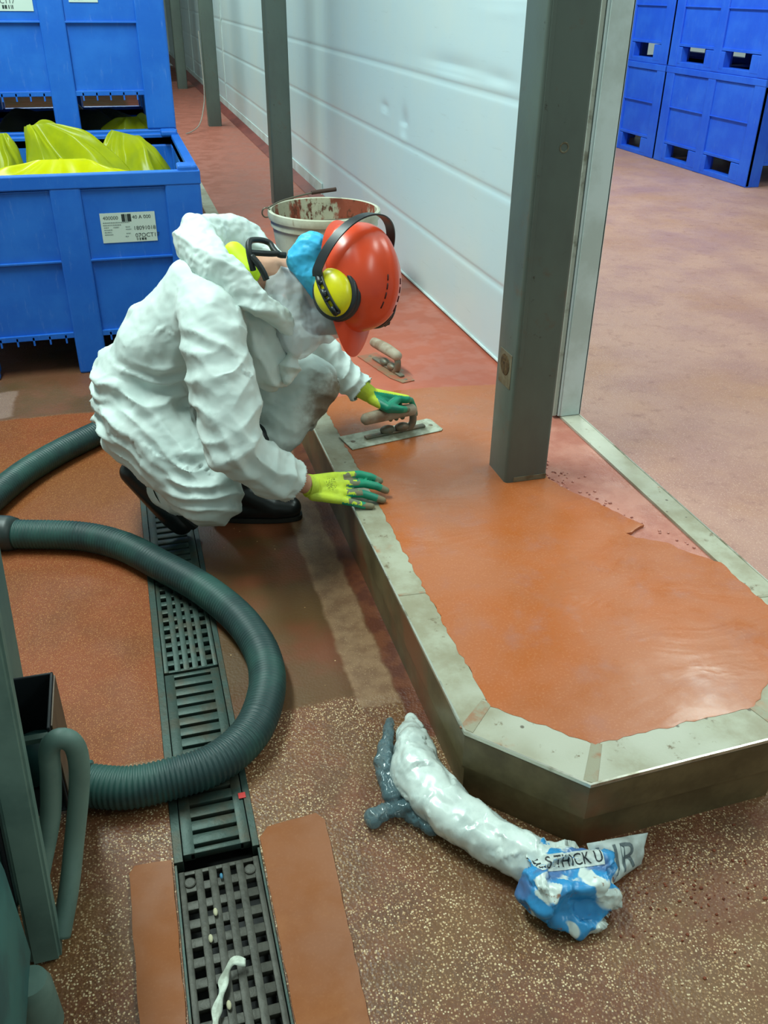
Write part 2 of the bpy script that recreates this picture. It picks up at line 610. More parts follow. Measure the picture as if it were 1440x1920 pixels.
# ---------------------------------------------------------------- partition wall of white insulated panels
def wall_material():
    t = NT('white_panel')
    c = t.mix(t.ramp(t.noise(1.2, 4, 0.6), 0.35, 0.7), rgba((200, 220, 226)), rgba((208, 222, 222)))
    c = t.mix(t.ramp(t.noise(18, 5, 0.7, t.mapping((1, 0.25, 3))), 0.6, 0.85), c, rgba((176, 190, 192)))
    t.color(c)
    t.set(0.34, 0, 0.5)
    return t.m
M_panel = wall_material()
WX = 1.544
def dent(y, z):
    d = 0.0
    for zg in (0.53, 0.905, 1.272, 1.64, 2.01, 2.38, 2.75, 3.1, 3.5):
        d += 0.007 * math.exp(-((z - zg) / 0.010) ** 2)
    d += 0.004 * math.exp(-((z - 0.715) / 0.012) ** 2) * 0
    # crease below the first plank, gently bowed sheet
    d += 0.006 * nz((y, z * 2.0, 0.3), 0.8)
    # sharp dents left by knocks
    for (cy, cz, sy, sz, dp) in ((5.40, 1.045, 0.07, 0.03, 0.012), (5.02, 1.0, 0.06, 0.07, 0.018), (4.25, 1.335, 0.36, 0.045, 0.011), (3.7, 1.33, 0.16, 0.03, 0.007), (3.7, 1.62, 0.25, 0.05, 0.005)):
        a, b = (y - cy) / sy, (z - cz) / sz
        g = math.exp(-a * a - b * b)
        d += dp * g * (1.0 if b > 0 else 0.45)
        d -= 0.35 * dp * math.exp(-((b + 1.0) / 0.35) ** 2 - a * a)
    return d
ys = list(np.arange(2.87, 7.4, 0.028)) + list(np.arange(7.4, 23.8, 0.22))
zs = list(np.arange(0.2068, 1.9, 0.0125)) + list(np.arange(1.9, 4.81, 0.06))
V = [(WX + (dent(y, z) if y > 2.9 else 0), y, z) for y in ys for z in zs]
nzs = len(zs)
F = [(i * nzs + j, i * nzs + j + 1, (i + 1) * nzs + j + 1, (i + 1) * nzs + j) for i in range(len(ys) - 1) for j in range(nzs - 1)]
n0 = len(V)
y0, y1, z0, z1 = ys[0], ys[-1], zs[0], zs[-1]
V += [(1.627, y0, z0), (1.627, y1, z0), (1.627, y1, z1), (1.627, y0, z1), (WX, y0, z0), (WX, y1, z0), (WX, y1, z1), (WX, y0, z1)]
F += [tuple(n0 + k for k in q) for q in ((0, 3, 2, 1), (4, 0, 1, 5), (7, 6, 2, 3), (4, 7, 3, 0), (5, 1, 2, 6))]
wall = tag(link('wall_partition', V, F, M_panel, smooth=False), kind='structure')
wall.data.polygons.foreach_set('use_smooth', [i < len(F) - 5 for i in range(len(F))])
M_trimw = simple('white_edge_trim', (206, 222, 222), 0.4, 0, 0.5, (186, 200, 196), 5)
M_foam = simple('worn_edge', (170, 178, 168), 0.7, 0, 0.3, (120, 122, 108), 14, (0.5, 0.7))
b = MB()
b.box(1.553, 1.637, 2.863, 2.869, 0.2068, 4.75, bev=0.0015)
b.box(1.632, 1.637, 2.863, 2.99, 0.2068, 4.75)
b.build('trim_end_cap', M_trimw, wall)
b = MB()
b.box(1.524, 1.540, 2.872, 2.90, 0.2068, 4.75, bev=0.003)
b.box(1.541, 1.552, 2.884, 2.92, 0.2068, 4.75)
b.build('trim_backing', M_foam, wall)
# bottom flashing further back, with the red cove under it
b = MB()
b.box(1.536, 1.546, 7.16, 23.8, 0.215, 0.315, bev=0.002)
b.build('trim_flashing', M_trimw, wall)
for yj in (8.62, 13.15, 17.7):
    b = MB(); b.box(1.538, 1.546, yj - 0.03, yj + 0.03, 0.32, 4.78, bev=0.002); b.build('trim_joint', M_trimw, wall)
M_cove = simple('red_cove', (132, 62, 54), 0.45, 0, 0.5, (110, 48, 44), 6)
b = MB()
b.add([(1.46, 6.9, KH - 0.006), (1.543, 6.9, KH + 0.03), (1.543, 23.8, KH + 0.05), (1.40, 23.8, KH - 0.006)], [(0, 1, 2, 3)])
b.build('baseboard_cove', M_cove, wall)
b = MB()
b.tube([(1.540, 2.93, KH + 0.005), (1.540, 5.0, KH + 0.005), (1.540, 7.1, KH + 0.008)], 0.007, 8)
b.build('trim_bead', M_trimw, wall)

# ---------------------------------------------------------------- kerbed plinth
OX0, OX1, IX0, IX1 = 0.592, 1.634, 0.678, 1.556
outer = [(OX0, 17.5), (OX0, 1.352), (0.795, 1.137), (1.30, 1.152), (OX1, 1.42), (OX1, 17.5)]
inner = [(IX0, 17.5), (IX0, 1.42), (0.862, 1.245), (1.275, 1.255), (IX1, 1.50), (IX1, 17.5)]
def kerb_mat():
    t = NT('kerb_top')
    c = t.mix(t.ramp(t.noise(7, 5, 0.65), 0.35, 0.65), rgba((168, 166, 146)), rgba((144, 136, 112)))
    c = t.mix(t.ramp(t.noise(2.0, 3, 0.6), 0.5, 0.7), c, rgba((178, 176, 160)))
    c = t.mix(t.ramp(t.noise(22, 5, 0.7), 0.6, 0.72), c, rgba((112, 96, 72)))
    c = t.mix(t.ramp(t.noise(5, 4, 0.6, t.mapping(loc=(9, 2, 0))), 0.62, 0.72), c, rgba((168, 112, 76)))
    v = t.vor(26); sh = t.ramp(v.outputs['Distance'], 0.16, 0.08)
    k = t.n('ShaderNodeSeparateColor'); t.l(v.outputs['Color'], k.inputs[0])
    c = t.mix(t.math('MULTIPLY', t.math('MULTIPLY', sh, t.math('GREATER_THAN', k.outputs[0], 0.82)), 0.8), c, rgba((70, 56, 42)))
    t.color(c); t.set(0.48, 0.0, 0.5)
    t.bump(t.noise(40, 4, 0.6), 0.35, 0.004)
    return t.m
def kerb_side_mat():
    t = NT('kerb_side')
    c = t.mix(t.ramp(t.noise(5, 5, 0.65), 0.35, 0.65), rgba((124, 108, 76)), rgba((94, 80, 54)))
    c = t.mix(t.ramp(t.noise(2.4, 4, 0.6, t.mapping(loc=(4, 0, 0))), 0.5, 0.68), c, rgba((134, 84, 54)))
    t.color(c); t.set(0.42, 0.25, 0.5)
    t.bump(t.noise(25, 4, 0.6), 0.2, 0.004)
    return t.m
M_kerb, M_kside = kerb_mat(), kerb_side_mat()
M_steel = simple('bright_steel_edge', (206, 204, 190), 0.28, 0.8, 0.5, (150, 140, 118), 12, (0.5, 0.7))
plinth = root('kerbed_plinth', 'raised plinth edged by a pale concrete kerb with steel nosing and chamfered end', 'plinth', (0.8, 3, 0))
n = len(outer)
V = [(x, y, KH) for x, y in outer] + [(x, y, KH) for x, y in inner] + [(x, y, KH - 0.03) for x, y in inner] + [(x, y, 0.0) for x, y in inner] + [(x, y, KH - 0.012) for x, y in outer]
F = []
for i in range(n - 1):
    F += [(i, n + i, n + i + 1, i + 1), (n + i, 2 * n + i, 2 * n + i + 1, n + i + 1), (i + 1, 4 * n + i + 1, 4 * n + i, i)]
b = MB(); b.add(V, F); b.build('kerb_top', M_kerb, plinth)
def offset_poly(P, d):
    """Shift an open polyline sideways (positive = to the right of travel)."""
    out = []
    for k in range(len(P)):
        a = np.array(P[max(k - 1, 0)]); c = np.array(P[k]); e = np.array(P[min(k + 1, len(P) - 1)])
        t1 = c - a if k > 0 else e - c; t2 = e - c if k < len(P) - 1 else c - a
        t1 = t1 / np.linalg.norm(t1); t2 = t2 / np.linalg.norm(t2)
        n1 = np.array((t1[1], -t1[0])); n2 = np.array((t2[1], -t2[0]))
        m = n1 + n2; m /= np.linalg.norm(m); out.append(tuple(c + m * d / max(0.3, m @ n1)))
    return out
def strip(poly, z0, z1, th):
    """A plate of thickness th standing along an open polyline, its outside on the line."""
    inn = offset_poly(poly, -th)
    m = len(poly)
    V = [(x, y, z0) for x, y in poly] + [(x, y, z1) for x, y in poly] + [(x, y, z1) for x, y in inn] + [(x, y, z0) for x, y in inn]
    F = []
    for i in range(m - 1):
        for k in range(4):
            F.append((k * m + i, k * m + i + 1, ((k + 1) % 4) * m + i + 1, ((k + 1) % 4) * m + i))
    F += [(0, m, 2 * m, 3 * m), (m - 1, 4 * m - 1, 3 * m - 1, 2 * m - 1)]
    return V, F
# orientation: travelling from far left forwards, the outside is on the right hand
o_out = offset_poly(outer, 0.0015)
b = MB(); b.add(*strip(offset_poly(outer, 0.0005), 0.098, KH - 0.0125, 0.012)); b.build('upper_side_plate', M_kside, plinth)
b = MB(); b.add(*strip(offset_poly(outer, -0.006), 0.0, 0.0975, 0.02)); b.build('lower_side_plate', M_kside, plinth)
b = MB(); b.add(*strip(offset_poly(outer, 0.003), KH - 0.007, KH + 0.0016, 0.005)); b.build('steel_nosing', M_steel, plinth)

M_joint = simple('kerb_joint', (148, 142, 120), 0.55, 0.0, 0.5, (150, 108, 80), 20, (0.45, 0.66), bump=(50, 0.4, 0.004))
for (p0, p1, wd_) in (((OX0 + 0.004, 1.356), (IX0 - 0.004, 1.428), 0.034), ((0.797, 1.142), (0.864, 1.242), 0.030), ((1.302, 1.158), (1.275, 1.252), 0.030), ((OX0 + 0.004, 1.89), (IX0 - 0.004, 1.885), 0.010), ((OX1 - 0.004, 1.62), (IX1 + 0.004, 1.625), 0.012), ((OX1 - 0.004, 1.425), (IX1 + 0.004, 1.497), 0.030)):
    p0, p1 = np.array(p0), np.array(p1); d_ = p1 - p0; nn_ = np.array((-d_[1], d_[0])) / np.linalg.norm(d_) * wd_ / 2
    b = MB(); b.prism([tuple(p0 - nn_), tuple(p1 - nn_ * 0.8), tuple(p1 + nn_ * 0.8), tuple(p0 + nn_)], KH - 0.004, KH + 0.0011, bev=0.0004)
    b.build('corner_joint', M_joint, plinth)

# ---------------------------------------------------------------- resin screed inside the kerb
def old_screed_mat():
    t = NT('old_screed')
    sp = t.n('ShaderNodeSeparateXYZ'); t.l(t.coord(), sp.inputs[0])
    c = t.mix(t.ramp(t.noise(6, 5, 0.65), 0.35, 0.65), rgba((190, 126, 110)), rgba((168, 98, 82)))
    far = t.mix(t.ramp(t.noise(1.6, 4, 0.6), 0.38, 0.65), rgba((190, 100, 76)), rgba((174, 92, 72)))
    far = t.mix(t.ramp(sp.outputs[1], 5.0, 9.0), far, rgba((164, 92, 76)))
    c = t.mix(t.ramp(sp.outputs[1], 2.9, 3.1), c, far)
    t.color(c); t.set(t.ramp(t.noise(8, 3), 0.4, 0.6, lo=0.38, hi=0.6), 0, 0.5)
    h = t.math('MULTIPLY', t.noise(28, 5, 0.7), t.ramp(sp.outputs[1], 2.8, 3.2, lo=1.0, hi=0.15))
    t.bump(h, 0.5, 0.012)
    return t.m
def fresh_mat(name, a, b_, c_, rough=0.36, grit=0.25):
    t = NT(name)
    c = t.mix(t.ramp(t.noise(2.6, 4, 0.6, dist=0.6), 0.36, 0.64), rgba(a), rgba(b_))
    c = t.mix(t.ramp(t.noise(7.0, 5, 0.65, t.mapping(loc=(2, 7, 0))), 0.5, 0.75), c, rgba(c_))
    c = t.mix(t.math('MULTIPLY', t.ramp(t.noise(160, 2, 0.6), 0.5, 0.75), grit), c, rgba((212, 150, 110)))
    t.color(c)
    t.set(t.ramp(t.noise(6, 4, 0.6), 0.35, 0.7, lo=rough - 0.06, hi=rough + 0.14), 0, 0.5, 0.0)
    sm = t.noise(3.5, 3, 0.5, t.mapping((1.0, 2.2, 1)), 0.8)
    h = t.math('ADD', t.math('MULTIPLY', sm, 1.0), t.math('MULTIPLY', t.noise(120, 2, 0.5), 0.035))
    t.bump(h, 0.35, 0.012)
    return t.m
M_old = old_screed_mat()
M_fresh = fresh_mat('fresh_screed', (176, 92, 42), (172, 98, 60), (168, 102, 78), 0.30)
SZ = 0.196
b = MB()
b.add([(x, y, SZ) for x, y in inner], [tuple(range(n))])
o = b.build('screed_bed', M_old)
tag(o, 'older pinkish resin bed inside the kerb, running back along the white wall', 'floor screed')
def wobble(P, step, amp, seed):
    rs = random.Random(seed); out = []
    m = len(P)
    for i in range(m):
        a, c = np.array(P[i]), np.array(P[(i + 1) % m])
        L = np.linalg.norm(c - a); k = max(1, int(L / step)); nn = np.array((-(c - a)[1], (c - a)[0])) / (L + 1e-9)
        for q in range(k):
            out.append(tuple(a + (c - a) * q / k + nn * amp * rs.uniform(-1, 1)))
    return out
fp = [(0.672, 3.27), (0.676, 1.412), (0.858, 1.240), (1.278, 1.249), (1.44, 1.375), (1.561, 1.50), (1.560, 1.80), (1.50, 1.87), (1.455, 1.95), (1.39, 1.99), (1.372, 2.015), (1.41, 2.03), (1.452, 2.05), (1.42, 2.10), (1.36, 2.25), (1.31, 2.33), (1.29, 2.40), (1.285, 2.56), (1.30, 2.70), (1.52, 3.0), (1.53, 3.22), (1.1, 3.275)]
P = wobble(fp, 0.018, 0.0045, 3)
bm = bmesh.new()
vv = [bm.verts.new((x, y, SZ + 0.001)) for x, y in P]
fc = bm.faces.new(vv)
ex = bmesh.ops.extrude_face_region(bm, geom=[fc])
top = [g for g in ex['geom'] if isinstance(g, bmesh.types.BMVert)]
for v in top: v.co.z = SZ + 0.0098
tf = [g for g in ex['geom'] if isinstance(g, bmesh.types.BMFace)]
bmesh.ops.inset_region(bm, faces=tf, thickness=0.004, depth=0.0008)
bmesh.ops.triangulate(bm, faces=[f for f in bm.faces if len(f.verts) > 4])
bmesh.ops.recalc_face_normals(bm, faces=bm.faces)
bm.verts.index_update()
o = link('fresh_resin_layer', [v.co[:] for v in bm.verts], [[v.index for v in f.verts] for f in bm.faces], M_fresh, autosmooth=40)
bm.free()
tag(o, 'wet orange resin layer freshly trowelled inside the kerb around the near column', 'floor screed')
# crumbled leftovers beside the near column, at the ragged edge of the new layer
rs = random.Random(5)
b = MB()
for k in range(70):
    if k < 48:
        x, y = 1.30 + abs(rs.gauss(0, 0.05)), 2.42 + rs.gauss(0, 0.10)
    else:
        s = rs.random(); x, y = 1.34 + 0.18 * s + rs.uniform(-0.01, 0.03), 2.32 - 0.42 * s + rs.uniform(0, 0.04)
    if x > 1.54: continue
    r = rs.uniform(0.002, 0.005)
    b.ell((x, y, SZ + r * 0.4), (r * rs.uniform(0.8, 1.5), r * rs.uniform(0.8, 1.5), r * 0.8), nu=7, nv=5)
M_crumb = simple('crumb', (196, 132, 118), 0.4, 0, 0.5, (160, 96, 84), 40)
tag(b.build('resin_crumbs', M_crumb), 'crumbs of dried pink resin beside the near steel column', 'crumbs', kind='stuff')

# ---------------------------------------------------------------- fresh patches beside the drain
M_patch = fresh_mat('drain_patch', (138, 76, 30), (132, 72, 28), (146, 86, 42), 0.66, 0.05)
def patch(name, P, seed, label):
    P = wobble(P, 0.03, 0.0015, seed)
    bm = bmesh.new()
    fc = bm.faces.new([bm.verts.new((x, y, 0.0005)) for x, y in P])
    ex = bmesh.ops.extrude_face_region(bm, geom=[fc])
    for g in ex['geom']:
        if isinstance(g, bmesh.types.BMVert): g.co.z = 0.0075
    tf = [g for g in ex['geom'] if isinstance(g, bmesh.types.BMFace)]
    bmesh.ops.inset_region(bm, faces=tf, thickness=0.005, depth=0.001)
    bmesh.ops.triangulate(bm, faces=[f for f in bm.faces if len(f.verts) > 4])
    bmesh.ops.recalc_face_normals(bm, faces=bm.faces); bm.verts.index_update()
    o = link(name, [v.co[:] for v in bm.verts], [[v.index for v in f.verts] for f in bm.faces], M_patch, autosmooth=40)
    bm.free()
    tag(o, label, 'floor patch', 'fresh resin patches beside the drain')
patch('resin_patch', [(-0.172, 1.33), (-0.16, 1.348), (-0.082, 1.342), (-0.080, 0.4), (-0.163, 0.4), (-0.165, 1.0)], 11, 'narrow orange resin patch on the left side of the near drain grate')
patch('resin_patch', [(0.113, 1.35), (0.135, 1.375), (0.25, 1.385), (0.265, 1.36), (0.245, 0.9), (0.240, 0.4), (0.112, 0.4)], 12, 'wide orange resin patch on the right side of the near drain grate')

# ---------------------------------------------------------------- steel columns
def column_mat():
    t = NT('grey_column_paint')
    c = t.mix(t.ramp(t.noise(2.2, 5, 0.65, t.mapping((1, 1, 0.5))), 0.35, 0.65), rgba((92, 104, 96)), rgba((82, 90, 84)))
    c = t.mix(t.ramp(t.noise(9, 5, 0.7), 0.58, 0.75), c, rgba((96, 88, 74)))
    c = t.mix(t.ramp(t.noise(30, 4, 0.7), 0.66, 0.76), c, rgba((62, 60, 50)))
    t.color(c); t.set(0.42, 0.1, 0.5); t.bump(t.noise(30, 3), 0.12, 0.004)
    return t.m
M_col = column_mat()
M_bare = simple('ground_metal', (120, 118, 98), 0.4, 0.3, 0.5, (96, 84, 62), 20)
M_rust = simple('rust_hole', (92, 70, 42), 0.8, 0, 0.3, (60, 44, 28), 60, bump=(60, 0.6, 0.006))
CX0, CX1 = 1.129, 1.283
def column(y, label, near=False):
    c = root('steel_column', label, 'column', ((CX0 + CX1) / 2, y + 0.077, KH), 0, 'grey steel columns in front of the white wall')
    b = MB()
    b.box(CX0, CX1, y, y + 0.154, SZ, 4.9)
    es = [e for e in b.bm.edges if abs(e.verts[0].co.z - e.verts[1].co.z) > 1]
    bmesh.ops.bevel(b.bm, geom=es, offset=0.014, segments=4, affect='EDGES', profile=0.5)
    b.build('shaft', M_col, c, autosmooth=50)
    if near:
        # seam of the hollow section, on the front face near its left edge
        b = MB(); b.box(CX0 + 0.010, CX0 + 0.022, y - 0.0016, y + 0.002, 0.62, 4.6, bev=0.001); b.build('weld_seam', M_col, c)
        b = MB(); b.box(CX0 - 0.0015, CX0 + 0.001, y + 0.03, y + 0.125, 0.535, 0.65, bev=0.0008); b.build('ground_patch', M_bare, c)
        b = MB()
        rot = Matrix.Translation((CX0 - 0.001, y + 0.080, 0.605)) @ Matrix.Rotation(-PI / 2, 4, 'Y')
        b.lathe([(0.0, 0.002), (0.02, 0.0035), (0.034, 0.002), (0.036, 0.0)], 24, rot)
        b.build('filled_hole', M_rust, c)
        b = MB(); b.box(CX0 + 0.03, CX1 - 0.004, y - 0.0012, y + 0.002, SZ + 0.012, SZ + 0.03, bev=0.0006); b.build('scraped_foot', M_bare, c)
        rot = Matrix.Translation((1.215, y - 0.0004, 1.27)) @ Matrix.Rotation(PI / 2, 4, 'X')
        b = MB(); b.lathe([(0.010, 0.0), (0.011, 0.0012), (0.014, 0.0012), (0.015, 0.0)], 24, rot); b.build('ring_mark', M_bare, c)
    return c
column(2.41, 'nearest grey steel column, standing in the wet orange resin', True)
column(6.99, 'second grey steel column, standing just behind the white mixing bucket')
column(11.57, 'third grey steel column, with thin cable hanging beside its foot')
column(16.15, 'farthest grey steel column in view, right beside the stacked blue boxes')
b = MB(); b.tube(catmull([(1.10, 11.6, 1.2), (1.10, 11.5, 0.62), (1.06, 11.4, 0.40), (0.98, 11.2, 0.26), (0.86, 11.0, KH + 0.008), (0.80, 10.9, KH + 0.008)], 0.05), 0.006, 6)
M_grey = simple('grey_cable', (150, 146, 136), 0.5)
tag(b.build('cable', M_grey), 'thin grey cable hanging down beside the third steel column', 'cable')

# ---------------------------------------------------------------- drain
M_iron = simple('drain_iron', (50, 68, 62), 0.5, 0.35, 0.5, (62, 62, 50), 14, (0.42, 0.66), bump=(70, 0.25, 0.004))
M_iron2 = simple('drain_iron_worn', (66, 64, 56), 0.5, 0.3, 0.5, (52, 50, 42), 20, (0.4, 0.6), bump=(70, 0.3, 0.004))
M_pit = simple('drain_pit', (14, 16, 14), 0.5)
b = MB()
b.add([(DX0, DY0, 0), (DX1, DY0, 0), (DX1, DY1, 0), (DX0, DY1, 0), (DX0, DY0, -0.14), (DX1, DY0, -0.14), (DX1, DY1, -0.14), (DX0, DY1, -0.14)],
      [(0, 1, 5, 4), (1, 2, 6, 5), (2, 3, 7, 6), (3, 0, 4, 7), (4, 5, 6, 7)])
ch = root('drain_channel', 'sunken drain channel running past the worker towards the viewer', 'drain', (0.016, 2, 0))
b.build('trough', M_pit, ch)
b = MB()
b.box(DX0 + 0.0005, DX0 + 0.020, 1.335, DY1, -0.03, 0.0025, bev=0.001); b.box(DX1 - 0.016, DX1 - 0.0005, 1.335, DY1, -0.03, 0.0025, bev=0.001)
b.box(DX0 + 0.0005, DX0 + 0.006, DY0, 1.33, -0.03, 0.001, bev=0.0008); b.box(DX1 - 0.006, DX1 - 0.0005, DY0, 1.33, -0.03, 0.001, bev=0.0008)
b.build('channel_rail', M_iron, ch)
GX0, GX1 = DX0 + 0.0215, DX1 - 0.0175
def slot_grate(y0, y1, label):
    b = MB()
    b.box(GX0, GX0 + 0.026, y0, y1, -0.022, 0.0, bev=0.002); b.box(GX1 - 0.024, GX1, y0, y1, -0.022, 0.0, bev=0.002)
    m = max(2, round((y1 - y0) / 0.0385)); p = (y1 - y0) / m
    for k in range(m + 1):
        yc = y0 + k * p
        a, c = max(y0, yc - 0.0142), min(y1, yc + 0.0142)
        b.box(GX0 + 0.014, GX1 - 0.014, a, c, -0.02, -0.0006, bev=0.003)
    o = b.build('drain_grate', M_iron, autosmooth=40)
    tag(o, label, 'drain grate', 'drain grates in the floor channel')
def hole_grate(y0, y1, label, cols, pitch, m, x0, x1, zt=0.0, screws=False):
    g = root('drain_grate', label, 'drain grate', ((x0 + x1) / 2, (y0 + y1) / 2, 0), 0, 'drain grates in the floor channel')
    b = MB()
    b.box(x0, x0 + 0.013, y0, y1, -0.024, zt, bev=0.002); b.box(x1 - 0.013, x1, y0, y1, -0.024, zt, bev=0.002)
    wbar = (x1 - x0 - 0.026) / cols
    for k in range(1, cols):
        xc = x0 + 0.013 + k * wbar
        b.box(xc - 0.0085, xc + 0.0085, y0 + 0.002, y1 - 0.002, -0.022, zt, bev=0.002)
    q = round((y1 - y0) / pitch)
    for k in range(q + 1):
        yc = y0 + (y1 - y0) * k / q
        b.box(x0 + 0.01, x1 - 0.01, max(y0, yc - 0.0105), min(y1, yc + 0.0105), -0.02, zt - 0.0015, bev=0.002)
    b.build('lattice', m, g, autosmooth=40)
    if screws:
        for xs in (x0 + 0.022, x1 - 0.022):
            s = MB(); s.lathe([(0.0, 0.0015), (0.010, 0.0015), (0.0125, 0.0005), (0.013, -0.003)], 18, Matrix.Translation((xs, y1 - 0.032, zt + 0.001)), cap0=False)
            s.build('screw', M_iron2, g)
hole_grate(0.27, 1.312, 'worn near drain grate with five rows of square holes and rubbish on it', 5, 0.043, M_iron2, DX0 + 0.0075, DX1 - 0.0075, -0.002, True)
slot_grate(1.352, 1.965, 'slotted drain grate lying under the lower bend of the hose')
hole_grate(1.975, 2.43, 'square-holed drain grate inside the loop of the hose', 5, 0.041, M_iron, GX0, GX1)
slot_grate(2.44, 3.05, 'slotted drain grate under the rear boot of the worker')
slot_grate(3.06, 3.78, 'slotted drain grate hidden mostly behind the crouching worker')
M_red = simple('red_tag', (196, 44, 40), 0.5)
b = MB(); b.box(0.083, 0.100, 1.475, 1.492, 0.0026, 0.0045, bev=0.0005)
tag(b.build('red_tag', M_red), 'small red square tag lying on the rail of the drain', 'tag')
M_paper = simple('torn_paper', (206, 214, 200), 0.7, 0, 0.3, (160, 164, 150), 30)
P = catmull([(0.040, 1.060, 0.010), (0.016, 1.062, 0.020), (-0.004, 1.040, 0.008), (-0.010, 1.015, 0.012), (-0.024, 0.985, 0.006), (-0.032, 0.945, 0.010), (-0.040, 0.90, 0.006)], 0.004)
V, F = [], []
for i, p in enumerate(P):
    tn = P[min(i + 1, len(P) - 1)] - P[max(i - 1, 0)]; tn /= np.linalg.norm(tn)
    sd = np.cross(tn, (0, 0, 1)); sd /= np.linalg.norm(sd)
    wdt = 0.0075 + 0.0025 * math.sin(i * 0.5)
    for s, zo in ((-1, 0), (-0.3, 0.003), (0.4, -0.001), (1, 0.002)):
        V.append(p + sd * wdt * s + np.array((0, 0, zo + 0.002)))
for i in range(len(P) - 1):
    for k in range(3): F.append((i * 4 + k, i * 4 + k + 1, i * 4 + k + 5, i * 4 + k + 4))
o = link('paper_strip', V, F, M_paper, smooth=True)
sm = o.modifiers.new('s', 'SOLIDIFY'); sm.thickness = 0.0008
tag(o, 'torn strip of white paper lying on the near drain grate', 'paper')
M_bit = simple('pale_bit', (176, 170, 140), 0.7)
M_bitb = simple('blue_bit', (60, 120, 150), 0.6)
for (x, y, s, m, lb) in ((-0.004, 1.192, 0.008, M_bit, 'pale scrap stuck in a hole of the near drain grate'), (0.018, 1.275, 0.006, M_bitb, 'tiny blue scrap on the near drain grate'), (-0.02, 1.135, 0.008, M_bit, 'thin pale scrap on the left of the near drain grate'), (-0.002, 0.99, 0.008, M_bit, 'pale crumb beside the torn paper strip')):
    bb = MB(); bb.ell((x, y, 0.004), (s * 0.6, s * 1.2, 0.004), nu=10, nv=7)
    tag(bb.build('scrap', m), lb, 'scrap')

# ================================================================== BLUE PALLET BOXES
def blue_mat(name, a, b_):
    t = NT(name)
    c = t.mix(t.ramp(t.noise(3.0, 5, 0.65), 0.35, 0.68), rgba(a), rgba(b_))
    c = t.mix(t.math('MULTIPLY', t.ramp(t.noise(16, 5, 0.75, t.mapping((3, 3, 0.5))), 0.56, 0.8), 0.5), c, rgba((110, 150, 215)))
    t.color(c); t.set(0.48, 0, 0.45)
    t.bump(t.noise(60, 3), 0.08, 0.004)
    return t.m
M_blue = blue_mat('blue_box_plastic', (18, 96, 196), (34, 110, 206))
M_blue_r = blue_mat('royal_blue_box_plastic', (26, 84, 212), (40, 100, 220))
M_label = simple('label_paper', (198, 214, 204), 0.6)
M_ink = simple('label_ink', (34, 46, 46), 0.7)
M_ink2 = simple('label_ink_faint', (130, 146, 142), 0.7)

